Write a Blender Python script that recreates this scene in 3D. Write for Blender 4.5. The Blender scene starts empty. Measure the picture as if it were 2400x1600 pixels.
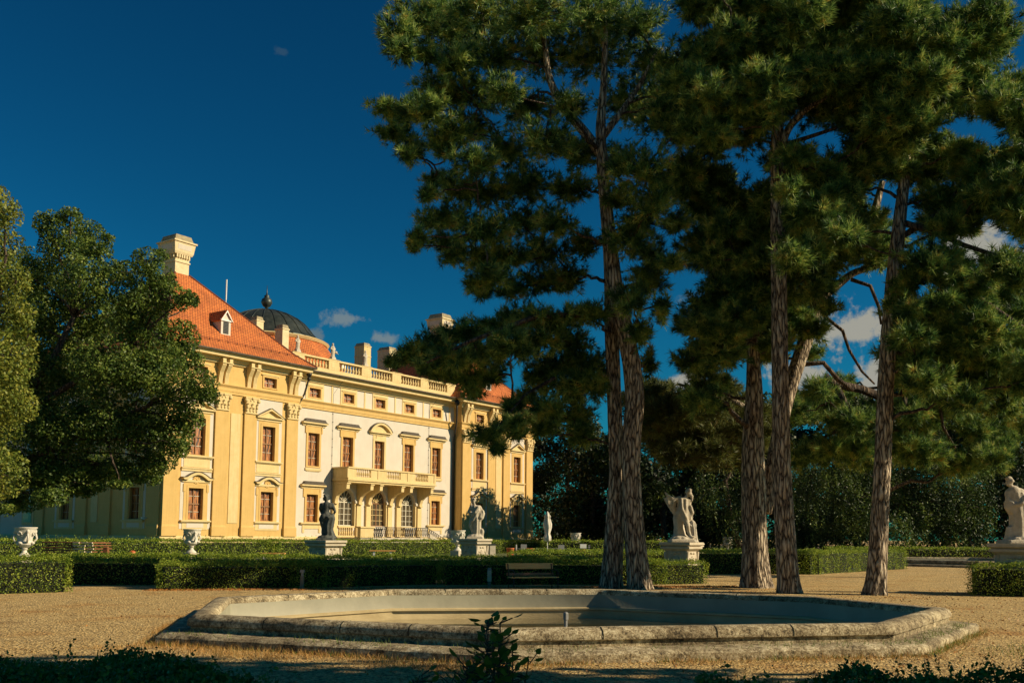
import bpy, bmesh, math, random
import numpy as np
from mathutils import Vector, Matrix
random.seed(7); RNG=np.random.default_rng(11)
R=math.radians
sc=bpy.context.scene; COL=sc.collection
# ---------------------------------------------------------------- camera
FOC=2333.; TH=R(5.5); RO=R(0.45); EYE=1.7
_f=np.array([0,math.cos(TH),math.sin(TH)]); _r=np.array([1.,0,0]); _u=np.cross(_r,_f)
CR=_r*math.cos(RO)+_u*math.sin(RO); CU=-_r*math.sin(RO)+_u*math.cos(RO)
cd=bpy.data.cameras.new('camera'); cam=bpy.data.objects.new('camera',cd); COL.objects.link(cam)
cam.matrix_world=Matrix(((CR[0],CU[0],-_f[0],0),(CR[1],CU[1],-_f[1],0),(CR[2],CU[2],-_f[2],EYE),(0,0,0,1)))
cd.sensor_width=36; cd.lens=FOC*36/2400; cd.shift_y=232/2400; cd.clip_end=3000; cd.clip_start=.1
sc.camera=cam
def ray(px,py): return _f+CR*(px-1200)/FOC-CU*(py-1032)/FOC
def atY(px,py,Y):
    d=ray(px,py); return d*(Y/d[1])+np.array([0,0,EYE])
def atz(px,py,z):
    d=ray(px,py); return d*((z-EYE)/d[2])+np.array([0,0,EYE])
def gx(px,Y):                       # x of image column at horizon for depth Y
    return atY(px,1257,Y)[0]
AZ=R(34.8467)
UU=np.array([math.sin(AZ),math.cos(AZ),0]); NN=np.array([math.cos(AZ),-math.sin(AZ),0])
# ---------------------------------------------------------------- materials
def nodes(name):
    m=bpy.data.materials.new(name); m.use_nodes=True; nt=m.node_tree
    return m,nt,nt.nodes['Principled BSDF']
def N(nt,t,**k):
    n=nt.nodes.new(t)
    for a,b in k.items():
        if a in n.inputs: n.inputs[a].default_value=b
        else: setattr(n,a,b)
    return n
def ramp(nt,fac,stops):
    r=nt.nodes.new('ShaderNodeValToRGB'); e=r.color_ramp.elements
    while len(e)<len(stops): e.new(.5)
    for i,(p,c) in enumerate(stops): e[i].position=p; e[i].color=(*c,1)
    nt.links.new(fac,r.inputs[0]); return r.outputs[0]
def mat(name,c1,c2=None,scale=4,rough=.85,bump=.0,bscale=60,metal=0,detail=6,stretch=(1,1,1),coat=0,streak=0):
    m,nt,p=nodes(name); L=nt.links.new
    tc=N(nt,'ShaderNodeTexCoord'); mp=N(nt,'ShaderNodeMapping'); mp.inputs['Scale'].default_value=stretch
    L(tc.outputs['Object'],mp.inputs[0])
    n=N(nt,'ShaderNodeTexNoise',Scale=scale,Detail=detail,Roughness=.65); L(mp.outputs[0],n.inputs['Vector'])
    c_=ramp(nt,n.outputs['Fac'],[(.35,c1),(.68,c2 or c1)])
    if streak:
        m3=N(nt,'ShaderNodeMapping'); m3.inputs['Scale'].default_value=(5,5,.35); L(tc.outputs['Object'],m3.inputs[0])
        n3=N(nt,'ShaderNodeTexNoise',Scale=1,Detail=6,Roughness=.7); L(m3.outputs[0],n3.inputs['Vector'])
        m4=N(nt,'ShaderNodeMix',data_type='RGBA',blend_type='MULTIPLY'); m4.inputs['Factor'].default_value=streak
        L(c_,m4.inputs['A']); L(ramp(nt,n3.outputs['Fac'],[(.33,(.55,.5,.42)),(.52,(1,1,1))]),m4.inputs['B']); c_=m4.outputs['Result']
    L(c_,p.inputs['Base Color'])
    p.inputs['Roughness'].default_value=rough; p.inputs['Metallic'].default_value=metal
    p.inputs['Coat Weight'].default_value=coat; p.inputs['Coat Roughness'].default_value=.08
    if bump:
        n2=N(nt,'ShaderNodeTexNoise',Scale=bscale,Detail=4); L(mp.outputs[0],n2.inputs['Vector'])
        b=N(nt,'ShaderNodeBump',Strength=bump,Distance=.03); L(n2.outputs['Fac'],b.inputs['Height']); L(b.outputs[0],p.inputs['Normal'])
    return m
M={}
M['yellow']=mat('yellow_stucco',(.60,.385,.125),(.67,.44,.155),1.2,.9,.15,25,streak=.22)
M['cream']=mat('cream_trim',(.66,.49,.22),(.72,.55,.27),2,.85,.1,30,streak=.25)
M['white']=mat('white_stucco',(.60,.53,.43),(.66,.59,.49),.8,.9,.15,25,streak=.1)
M['stone']=mat('statue_sandstone',(.44,.37,.27),(.60,.53,.42),5,.9,.5,30)
M['urn']=mat('pale_urn_stone',(.62,.56,.46),(.76,.70,.60),8,.9,.5,30)
M['blackstone']=mat('dark_statue_stone',(.035,.042,.04),(.13,.135,.115),5,.8,.5,30)  # much darker tone than the other statues' stone
M['pstone']=mat('pedestal_stone',(.46,.39,.28),(.60,.52,.40),4,.9,.4,30)
M['copper']=mat('dark_copper_sheet',(.035,.045,.04),(.08,.09,.075),2,.45,.1,10,.5,stretch=(1,1,.3))
M['gutter']=mat('weathered_gutter_metal',(.10,.085,.06),(.2,.16,.11),3,.5,metal=.6)
M['lead']=mat('hood_sheet_metal',(.05,.04,.03),(.12,.09,.06),6,.6,metal=.3)
M['sash']=mat('brown_sash_wood',(.22,.10,.035),(.30,.15,.055),6,.6)
M['muntin']=mat('pale_muntin',(.55,.50,.38),(.65,.6,.46),6,.6)
M['iron']=mat('wrought_iron',(.03,.03,.028),(.06,.055,.05),6,.5,metal=.6)
M['wood']=mat('varnished_bench_slats',(.72,.33,.08),(.85,.46,.15),3,.5,.2,20,stretch=(1,12,12),coat=.2)
M['woodd']=mat('dark_slats',(.16,.06,.025),(.30,.12,.04),3,.6,stretch=(1,10,10))
M['woodw']=mat('bleached_slat_ends',(.62,.50,.34),(.8,.7,.52),12,.7)
M['greenm']=mat('green_painted_steel',(.10,.42,.30),None,3,.5)
M['concrete']=mat('chimney_render',(.62,.50,.28),(.74,.62,.38),3,.9,.3,20)
M['chimcap']=mat('chimney_cap_concrete',(.22,.18,.11),(.42,.34,.2),4,.95,.4,20)
M['whitep']=mat('white_paint',(.74,.72,.66),None,3,.5)
M['canvas']=mat('off_white_canvas',(.62,.56,.46),(.74,.68,.58),6,.9,.4,14,stretch=(6,6,1))
M['dark']=mat('dark_interior',(.012,.01,.008),None,3,.6)
M['zinc']=mat('zinc_panels',(.22,.22,.21),(.30,.29,.27),2,.6,.2,8,.2,stretch=(1,1,2))
M['orange']=mat('terracotta_red_paint',(.55,.12,.03),(.6,.16,.05),5,.6)
M['bollard']=mat('grey_brown_bollard',(.16,.13,.09),(.22,.18,.12),5,.7)
M['twig']=mat('twig_bark',(.05,.035,.02),(.10,.07,.04),10,.9)
def tile_mat():
    m,nt,p=nodes('orange_roof_tiles'); L=nt.links.new
    tc=N(nt,'ShaderNodeTexCoord'); mp=N(nt,'ShaderNodeMapping'); L(tc.outputs['UV'],mp.inputs[0])
    br=N(nt,'ShaderNodeTexBrick',Scale=1.,**{'Mortar Size':.03,'Mortar Smooth':.6,'Brick Width':.26,'Row Height':.26})
    br.inputs['Color1'].default_value=(.78,.235,.05,1); br.inputs['Color2'].default_value=(.60,.16,.035,1); br.inputs['Mortar'].default_value=(.16,.04,.015,1)
    L(mp.outputs[0],br.inputs['Vector'])
    n=N(nt,'ShaderNodeTexNoise',Scale=.6,Detail=5); L(tc.outputs['Object'],n.inputs['Vector'])
    mx=N(nt,'ShaderNodeMix',data_type='RGBA',blend_type='MULTIPLY'); mx.inputs['Factor'].default_value=.7
    L(br.outputs['Color'],mx.inputs['A']); L(ramp(nt,n.outputs['Fac'],[(.3,(.50,.48,.5)),(.65,(1.05,1,.95))]),mx.inputs['B'])
    L(mx.outputs['Result'],p.inputs['Base Color']); p.inputs['Roughness'].default_value=.8
    b=N(nt,'ShaderNodeBump',Strength=.9,Distance=.04); L(br.outputs['Fac'],b.inputs['Height']); b.invert=True; L(b.outputs[0],p.inputs['Normal'])
    return m
M['tile']=tile_mat()
def pane_mat():
    m,nt,p=nodes('shuttered_window_pane'); L=nt.links.new
    tc=N(nt,'ShaderNodeTexCoord'); 
    mp=N(nt,'ShaderNodeMapping'); mp.inputs['Scale'].default_value=(9,1,1.2); L(tc.outputs['Object'],mp.inputs[0])
    n=N(nt,'ShaderNodeTexNoise',Scale=1.3,Detail=3); L(mp.outputs[0],n.inputs['Vector'])
    L(ramp(nt,n.outputs['Fac'],[(.40,(.035,.016,.007)),(.47,(.36,.12,.025)),(.62,(.52,.21,.05))]),p.inputs['Base Color'])
    p.inputs['Roughness'].default_value=.5; p.inputs['Coat Weight'].default_value=.6; p.inputs['Coat Roughness'].default_value=.03
    return m
M['pane']=pane_mat()
M['glass']=mat('dark_curtained_glass',(.03,.028,.02),(.16,.12,.07),3,.25,stretch=(6,1,.4),coat=1)
def bark_mat(name,c1,c2,c3,sc_=1.):
    m,nt,p=nodes(name); L=nt.links.new
    tc=N(nt,'ShaderNodeTexCoord'); mp=N(nt,'ShaderNodeMapping'); mp.inputs['Scale'].default_value=(9*sc_,9*sc_,1.7*sc_); L(tc.outputs['Object'],mp.inputs[0])
    wn=N(nt,'ShaderNodeTexNoise',Scale=1.1,Detail=4); L(mp.outputs[0],wn.inputs['Vector'])
    mx=N(nt,'ShaderNodeMix',data_type='RGBA',blend_type='LINEAR_LIGHT'); mx.inputs['Factor'].default_value=.65
    L(mp.outputs[0],mx.inputs['A']); L(wn.outputs['Color'],mx.inputs['B'])
    v=N(nt,'ShaderNodeTexVoronoi',feature='DISTANCE_TO_EDGE',Scale=1.); L(mx.outputs['Result'],v.inputs['Vector'])
    n=N(nt,'ShaderNodeTexNoise',Scale=3,Detail=6); L(mp.outputs[0],n.inputs['Vector'])
    mth=N(nt,'ShaderNodeMath',operation='MULTIPLY_ADD'); L(v.outputs['Distance'],mth.inputs[0]); mth.inputs[1].default_value=1.5
    m2=N(nt,'ShaderNodeMath',operation='MULTIPLY'); L(n.outputs['Fac'],m2.inputs[0]); m2.inputs[1].default_value=.45; L(m2.outputs[0],mth.inputs[2])
    L(ramp(nt,mth.outputs[0],[(.24,c1),(.40,c2),(.72,c3)]),p.inputs['Base Color'])
    p.inputs['Roughness'].default_value=.95
    b=N(nt,'ShaderNodeBump',Strength=1,Distance=.13); L(mth.outputs[0],b.inputs['Height']); L(b.outputs[0],p.inputs['Normal'])
    return m
M['bark']=bark_mat('furrowed_pine_bark',(.03,.02,.013),(.30,.225,.15),(.68,.56,.41))
M['bark2']=bark_mat('dark_tree_bark',(.02,.014,.01),(.09,.06,.04),(.17,.12,.08),.8)
def leaf_mat(name,cols,trans=.3,rough=.5,rw=.6,nw=1.1,nb=-.35,ns=.9):
    m=bpy.data.materials.new(name); m.use_nodes=True; nt=m.node_tree; L=nt.links.new
    p=nt.nodes['Principled BSDF']; out=nt.nodes['Material Output']
    g=N(nt,'ShaderNodeNewGeometry'); n=len(cols)
    tc=N(nt,'ShaderNodeTexCoord'); no=N(nt,'ShaderNodeTexNoise',Scale=ns,Detail=3); L(tc.outputs['Object'],no.inputs['Vector'])
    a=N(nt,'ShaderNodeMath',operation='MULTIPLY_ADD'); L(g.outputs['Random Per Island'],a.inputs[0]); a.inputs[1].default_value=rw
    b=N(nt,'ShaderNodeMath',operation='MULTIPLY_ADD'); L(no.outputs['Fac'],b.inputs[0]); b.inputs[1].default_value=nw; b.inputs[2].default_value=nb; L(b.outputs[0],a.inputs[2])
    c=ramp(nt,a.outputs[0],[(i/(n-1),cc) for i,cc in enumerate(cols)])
    L(c,p.inputs['Base Color']); p.inputs['Roughness'].default_value=rough; p.inputs['Specular IOR Level'].default_value=.3
    t=N(nt,'ShaderNodeBsdfTranslucent'); L(c,t.inputs['Color'])
    mx=N(nt,'ShaderNodeMixShader'); mx.inputs[0].default_value=trans
    L(p.outputs[0],mx.inputs[1]); L(t.outputs[0],mx.inputs[2]); L(mx.outputs[0],out.inputs['Surface'])
    return m
M['needle']=leaf_mat('pine_needles',[(.02,.06,.018),(.08,.17,.04),(.22,.33,.07),(.45,.52,.13),(.50,.30,.07)],.3,rw=.4,nw=2.6,nb=-1.15,ns=2.2)
M['needled']=leaf_mat('dark_brownish_pine_needles',[(.02,.022,.008),(.07,.06,.02),(.09,.12,.03),(.22,.25,.06),(.26,.13,.05)],.2)  # darker, browner needles with reddish dead-twig tones
M['leafL']=leaf_mat('left_tree_leaves',[(.02,.05,.012),(.08,.135,.022),(.17,.23,.038),(.33,.36,.07)],.3,rw=.5,nw=1.8,nb=-.72,ns=1.6)
M['leafY']=leaf_mat('olive_tree_leaves',[(.06,.10,.016),(.14,.19,.03),(.25,.27,.04),(.38,.34,.06)],.3)
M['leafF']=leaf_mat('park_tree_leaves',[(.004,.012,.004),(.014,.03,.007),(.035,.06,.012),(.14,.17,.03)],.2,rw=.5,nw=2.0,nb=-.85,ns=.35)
M['willow']=leaf_mat('weeping_leaves',[(.008,.022,.006),(.03,.055,.012),(.09,.14,.025),(.28,.34,.07)],.25,rw=.5,nw=2.2,nb=-.95,ns=.5)
M['box']=leaf_mat('boxwood_leaves',[(.04,.09,.010),(.15,.23,.022),(.32,.40,.04),(.52,.56,.09)],.35,rw=.7,nw=1.6,nb=-.65,ns=3)
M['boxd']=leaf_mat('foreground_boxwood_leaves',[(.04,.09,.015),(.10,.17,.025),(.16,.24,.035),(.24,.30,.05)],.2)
M['core']=mat('gap_shade_and_joints',(.004,.006,.002),(.012,.016,.005),9,1)  # near-black: shade between hedge leaves put into the colour; also colours rim joints
M['drygrass']=leaf_mat('dry_orange_grass',[(.30,.15,.04),(.46,.25,.07),(.55,.33,.11),(.22,.19,.05)],.2)
M['weed']=leaf_mat('green_weeds',[(.08,.13,.02),(.14,.20,.03),(.2,.26,.05)],.3)
M['litter']=leaf_mat('fallen_leaves',[(.35,.14,.03),(.45,.2,.05),(.25,.12,.04)],.1)
def gravel_mat():
    m,nt,p=nodes('sandy_gravel'); L=nt.links.new
    tc=N(nt,'ShaderNodeTexCoord')
    v=N(nt,'ShaderNodeTexVoronoi',Scale=26.); L(tc.outputs['Object'],v.inputs['Vector'])
    n=N(nt,'ShaderNodeTexNoise',Scale=.45,Detail=8,Roughness=.7); L(tc.outputs['Object'],n.inputs['Vector'])
    n3=N(nt,'ShaderNodeTexNoise',Scale=14,Detail=5,Roughness=.8); L(tc.outputs['Object'],n3.inputs['Vector'])
    c1=ramp(nt,v.outputs['Color'],[(.1,(.17,.11,.045)),(.45,(.62,.44,.20)),(.9,(.95,.74,.40))])
    c2=ramp(nt,n.outputs['Fac'],[(.33,(.85,.62,.36)),(.45,(1.,.92,.72)),(.55,(1.05,1.,.85)),(.68,(.75,.66,.5))])
    c3=ramp(nt,n3.outputs['Fac'],[(.3,(.45,.4,.3)),(.55,(1,1,1))])
    a=N(nt,'ShaderNodeMix',data_type='RGBA',blend_type='MULTIPLY'); a.inputs['Factor'].default_value=1
    L(c1,a.inputs['A']); L(c2,a.inputs['B'])
    b=N(nt,'ShaderNodeMix',data_type='RGBA',blend_type='MULTIPLY'); b.inputs['Factor'].default_value=.8
    L(a.outputs['Result'],b.inputs['A']); L(c3,b.inputs['B'])
    L(b.outputs['Result'],p.inputs['Base Color']); p.inputs['Roughness'].default_value=1
    ad=N(nt,'ShaderNodeMath',operation='ADD'); L(v.outputs['Distance'],ad.inputs[0]); L(n3.outputs['Fac'],ad.inputs[1])
    bp=N(nt,'ShaderNodeBump',Strength=1,Distance=.05); L(ad.outputs[0],bp.inputs['Height']); L(bp.outputs[0],p.inputs['Normal'])
    return m
M['gravel']=gravel_mat()
M['lawn']=mat('lawn_turf',(.04,.065,.012),(.10,.12,.03),6,1,.8,40)
M['soil']=mat('dark_leaf_litter',(.05,.035,.02),(.14,.08,.035),3,1,.8,30)  # dark brown litter tone for the woodland floor
def rim_mat():
    m,nt,p=nodes('lichened_rim_stone'); L=nt.links.new
    tc=N(nt,'ShaderNodeTexCoord')
    n=N(nt,'ShaderNodeTexNoise',Scale=5,Detail=10,Roughness=.75); L(tc.outputs['Object'],n.inputs['Vector'])
    n2=N(nt,'ShaderNodeTexNoise',Scale=.8,Detail=4); L(tc.outputs['Object'],n2.inputs['Vector'])
    n5=N(nt,'ShaderNodeTexNoise',Scale=28,Detail=6,Roughness=.8); L(tc.outputs['Object'],n5.inputs['Vector'])
    m5=N(nt,'ShaderNodeMath',operation='MULTIPLY_ADD'); L(n5.outputs['Fac'],m5.inputs[0]); m5.inputs[1].default_value=.9
    m6=N(nt,'ShaderNodeMath',operation='MULTIPLY_ADD'); L(n.outputs['Fac'],m6.inputs[0]); m6.inputs[1].default_value=.8; m6.inputs[2].default_value=-.36; L(m6.outputs[0],m5.inputs[2])
    c1=ramp(nt,m5.outputs[0],[(.34,(.05,.04,.025)),(.47,(.34,.26,.15)),(.62,(.74,.64,.44))])
    c2=ramp(nt,n2.outputs['Fac'],[(.35,(.45,.42,.36)),(.6,(1,1,.95))])
    a=N(nt,'ShaderNodeMix',data_type='RGBA',blend_type='MULTIPLY'); a.inputs['Factor'].default_value=.8
    L(c1,a.inputs['A']); L(c2,a.inputs['B']); L(a.outputs['Result'],p.inputs['Base Color']); p.inputs['Roughness'].default_value=.95
    bp=N(nt,'ShaderNodeBump',Strength=1,Distance=.04); L(n.outputs['Fac'],bp.inputs['Height']); L(bp.outputs[0],p.inputs['Normal'])
    return m
M['rim']=rim_mat()
M['lining']=mat('pool_lining_concrete',(.42,.32,.16),(.58,.46,.25),1.5,.8,.2,12,stretch=(1,1,2.5))
M['liningg']=mat('grey_pool_lining_sheet',(.27,.25,.17),(.35,.32,.22),1.2,.6,.1,10)
def water_mat():
    m,nt,p=nodes('still_pool_water'); L=nt.links.new
    p.inputs['Base Color'].default_value=(.06,.05,.02,1); p.inputs['Roughness'].default_value=.03; p.inputs['IOR'].default_value=1.45
    p.inputs['Specular IOR Level'].default_value=1; p.inputs['Coat Weight'].default_value=.6;p.inputs['Coat Roughness'].default_value=.02
    tc=N(nt,'ShaderNodeTexCoord'); n=N(nt,'ShaderNodeTexNoise',Scale=3,Detail=2); L(tc.outputs['Object'],n.inputs['Vector'])
    bp=N(nt,'ShaderNodeBump',Strength=.04,Distance=.05); L(n.outputs['Fac'],bp.inputs['Height']); L(bp.outputs[0],p.inputs['Normal'])
    return m
M['water']=water_mat()
# ---------------------------------------------------------------- builders
def tag(o,label=None,cat=None,group=None,kind=None):
    if label: o['label']=label
    if cat: o['category']=cat
    if group: o['group']=group
    if kind: o['kind']=kind
    return o
def empty(name,loc=(0,0,0),rz=0,label=None,cat=None,group=None):
    o=bpy.data.objects.new(name,None); COL.objects.link(o); o.location=[float(v) for v in loc]; o.rotation_euler=(0,0,rz); o.empty_display_size=.3
    return tag(o,label,cat,group)
class MB:
    def __init__(s): s.v=[];s.f=[];s.m=[];s.uv={}
    def add(s,vs,fs,mi=0,T=None):
        b=len(s.v)
        for v in vs:
            v=tuple(float(c) for c in v)
            if T is not None: v=tuple(T@Vector(v))
            s.v.append(v)
        for f in fs: s.f.append(tuple(b+i for i in f)); s.m.append(mi)
    def box(s,x0,x1,y0,y1,z0,z1,mi=0,T=None):
        s.add([(x0,y0,z0),(x1,y0,z0),(x1,y1,z0),(x0,y1,z0),(x0,y0,z1),(x1,y0,z1),(x1,y1,z1),(x0,y1,z1)],
              [(0,3,2,1),(4,5,6,7),(0,1,5,4),(1,2,6,5),(2,3,7,6),(3,0,4,7)],mi,T)
    def frus(s,x,y,z0,z1,a0,b0,a1,b1,mi=0,T=None):
        s.add([(x-a0,y-b0,z0),(x+a0,y-b0,z0),(x+a0,y+b0,z0),(x-a0,y+b0,z0),(x-a1,y-b1,z1),(x+a1,y-b1,z1),(x+a1,y+b1,z1),(x-a1,y+b1,z1)],
              [(0,3,2,1),(4,5,6,7),(0,1,5,4),(1,2,6,5),(2,3,7,6),(3,0,4,7)],mi,T)
    def lathe(s,prof,n=16,c=(0,0),mi=0,T=None,rip=None):
        vs=[];fs=[]
        for (r,z) in prof:
            for k in range(n):
                a=2*math.pi*k/n; rr=r*(1+(rip(a,z) if rip else 0))
                vs.append((c[0]+rr*math.cos(a),c[1]+rr*math.sin(a),z))
        for i in range(len(prof)-1):
            for k in range(n):
                k2=(k+1)%n; fs.append((i*n+k,i*n+k2,(i+1)*n+k2,(i+1)*n+k))
        fs.append(tuple(range(n))[::-1]); fs.append(tuple((len(prof)-1)*n+k for k in range(n)))
        s.add(vs,fs,mi,T)
    def prism(s,poly,y0,y1,mi=0,T=None):      # poly in (x,z), extruded along y
        n=len(poly); vs=[(x,y0,z) for x,z in poly]+[(x,y1,z) for x,z in poly]
        s.add(vs,[tuple(range(n)),tuple(range(n,2*n))[::-1]]+[(i,i+n,(i+1)%n+n,(i+1)%n) for i in range(n)],mi,T)
    def prismx(s,poly,x0,x1,mi=0,T=None):     # poly in (y,z), extruded along x
        n=len(poly); vs=[(x0,y,z) for y,z in poly]+[(x1,y,z) for y,z in poly]
        s.add(vs,[tuple(range(n))[::-1],tuple(range(n,2*n))]+[(i,(i+1)%n,(i+1)%n+n,i+n) for i in range(n)],mi,T)
    def tube(s,pts,rad,n=8,mi=0,T=None,jit=None):
        pts=[Vector([float(c) for c in p]) for p in pts]; vs=[];fs=[]
        up=Vector((0,0,1)); prev=None
        for i,p in enumerate(pts):
            d=(pts[min(i+1,len(pts)-1)]-pts[max(i-1,0)]).normalized()
            if prev is None:
                a=d.cross(up) if abs(d.z)<.95 else d.cross(Vector((0,1,0)))
            else: a=prev-d*prev.dot(d)
            a.normalize(); prev=a.copy(); b=d.cross(a); r=rad[i] if hasattr(rad,'__len__') else rad
            for k in range(n):
                t=2*math.pi*k/n; rr=r*(jit(t,p,i) if jit else 1)
                vs.append(p+a*(rr*math.cos(t))+b*(rr*math.sin(t)))
        for i in range(len(pts)-1):
            for k in range(n):
                k2=(k+1)%n; fs.append((i*n+k,(i+1)*n+k,(i+1)*n+k2,i*n+k2))
        fs.append(tuple(range(n))); fs.append(tuple((len(pts)-1)*n+k for k in range(n))[::-1])
        s.add(vs,fs,mi,T)
    def ell(s,c,r,mi=0,n=12,T=None):
        prof=[(max(.02,math.sin(math.pi*i/8)),-math.cos(math.pi*i/8)) for i in range(9)]
        b=MB(); b.lathe(prof,n); s.add([(c[0]+v[0]*r[0],c[1]+v[1]*r[1],c[2]+v[2]*r[2]) for v in b.v],b.f,mi,T)
    def build(s,name,mats,parent=None,smooth=False,bevel=0,uvslope=False):
        me=bpy.data.meshes.new(name); me.from_pydata(s.v,[],s.f)
        if not isinstance(mats,(list,tuple)): mats=[mats]
        for m in mats: me.materials.append(M[m] if isinstance(m,str) else m)
        if len(mats)>1: me.polygons.foreach_set('material_index',s.m)
        bm=bmesh.new(); bm.from_mesh(me); bmesh.ops.recalc_face_normals(bm,faces=bm.faces); bm.to_mesh(me); bm.free()
        if smooth: me.polygons.foreach_set('use_smooth',[True]*len(me.polygons)); 
        if smooth=='auto':
            try: me.set_sharp_from_angle(angle=R(40))
            except Exception: pass
        if uvslope:
            uv=me.uv_layers.new(name='UVMap')
            for p in me.polygons:
                n=p.normal; h=Vector((-n.y,n.x,0))
                if h.length<1e-4: h=Vector((1,0,0))
                h.normalize(); g=n.cross(h)
                for li in p.loop_indices:
                    c=me.vertices[me.loops[li].vertex_index].co; uv.data[li].uv=(c.dot(h),c.dot(g))
        o=bpy.data.objects.new(name,me); COL.objects.link(o)
        if parent: o.parent=parent
        if bevel:
            b=o.modifiers.new('bevel','BEVEL'); b.width=bevel; b.segments=2; b.limit_method='ANGLE'
        return o
def copy_tree(o,parent=None,loc=None,rz=None):
    c=o.copy(); COL.objects.link(c); c.parent=parent
    if loc is not None: c.location=[float(v) for v in loc]
    if rz is not None: c.rotation_euler=(0,0,rz)
    for ch in list(o.children): copy_tree(ch,c)
    return c
def fastmesh(name,V,F,mat_,parent=None,k=4):
    """V (n,3), F (m,k)"""
    me=bpy.data.meshes.new(name); V=np.asarray(V,np.float32); F=np.asarray(F,np.int32)
    me.vertices.add(len(V)); me.vertices.foreach_set('co',V.ravel())
    me.loops.add(F.size); me.loops.foreach_set('vertex_index',F.ravel())
    me.polygons.add(len(F)); me.polygons.foreach_set('loop_start',np.arange(0,F.size,F.shape[1],dtype=np.int32)); 
    try: me.polygons.foreach_set('loop_total',np.full(len(F),F.shape[1],np.int32))
    except Exception: pass
    me.update(calc_edges=True); me.materials.append(M[mat_]); me.validate()
    o=bpy.data.objects.new(name,me); COL.objects.link(o)
    if parent: o.parent=parent
    return o
def unit(a): return a/np.maximum(np.linalg.norm(a,axis=1,keepdims=True),1e-6)
def leaves(P,size,up=.5,nrm=None,asp=.55):
    """diamond-ish folded leaves at points P; returns V,F"""
    n=len(P); d=unit(RNG.normal(size=(n,3))+(0 if nrm is None else nrm*1.0)); 
    e=unit(np.cross(d,unit(RNG.normal(size=(n,3))))); g=np.cross(d,e)
    s=(size*RNG.uniform(.6,1.35,n))[:,None] if np.isscalar(size) else size[:,None]
    V=np.empty((n,4,3)); V[:,0]=P-e*s*.5; V[:,1]=P+g*s*asp*.5+d*s*.12; V[:,2]=P+e*s*.5; V[:,3]=P-g*s*asp*.5+d*s*.12
    F=np.arange(4*n).reshape(n,4); return V.reshape(-1,3),F
def cat(parts):
    Vs=[];Fs=[];b=0
    for V,F in parts:
        Vs.append(V);Fs.append(F+b);b+=len(V)
    return np.concatenate(Vs),np.concatenate(Fs)
def tufts(P,D,length=.2,nn=14,w=.022,spread=1.1):
    """needle brushes at P pointing along D: triangles"""
    n=len(P); k=nn
    P=np.repeat(P,k,0); D=np.repeat(D,k,0); m=len(P)
    off=RNG.uniform(0,.25,m)[:,None]*length
    dd=unit(D*RNG.uniform(.25,1.2,(m,1))+unit(RNG.normal(size=(m,3)))*spread*.8)
    L=length*RNG.uniform(.7,1.15,(m,1)); B=P+D*off
    s=unit(np.cross(dd,RNG.normal(size=(m,3))))*w*.5
    V=np.empty((m,3,3)); V[:,0]=B-s; V[:,1]=B+s; V[:,2]=B+dd*L
    return V.reshape(-1,3),np.arange(3*m).reshape(m,3)
def ellpts(c,r,n,shell=.35,low=-1.):
    d=unit(RNG.normal(size=(int(n*1.0),3)))
    d=d[d[:,2]>low]; rr=1-shell*RNG.uniform(0,1,(len(d),1))**1.5
    return np.array(c)+d*np.array(r)*rr,d
# ---------------------------------------------------------------- world
SUN_EL=R(28); BETA=R(-9)    # sun direction: BETA measured from +X towards +Y
sd=Vector((math.cos(SUN_EL)*math.cos(BETA),math.cos(SUN_EL)*math.sin(BETA),math.sin(SUN_EL)))
w=bpy.data.worlds.new('World'); sc.world=w; w.use_nodes=True; nt=w.node_tree; L=nt.links.new
bg=nt.nodes['Background']; sky=N(nt,'ShaderNodeTexSky',sky_type='NISHITA'); sky.sun_disc=False; sky.sun_elevation=SUN_EL
sky.sun_rotation=math.atan2(sd.x,sd.y); sky.air_density=1.; sky.dust_density=.3; sky.ozone_density=3.
mx=N(nt,'ShaderNodeMix',data_type='RGBA',blend_type='MULTIPLY'); mx.inputs['Factor'].default_value=1
mx.inputs['B'].default_value=(.11,.56,.60,1); L(sky.outputs[0],mx.inputs['A'])
tc=N(nt,'ShaderNodeTexCoord')
gm=N(nt,'ShaderNodeGamma'); gm.inputs[1].default_value=1.5; L(mx.outputs['Result'],gm.inputs[0])
cn=N(nt,'ShaderNodeTexNoise',Scale=34,Detail=9,Roughness=.62); L(tc.outputs['Generated'],cn.inputs['Vector'])
cm=N(nt,'ShaderNodeMath',operation='MULTIPLY_ADD'); L(cn.outputs['Fac'],cm.inputs[0]); cm.inputs[1].default_value=3.2; cm.inputs[2].default_value=-1.15
prev=gm.outputs[0]
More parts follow.
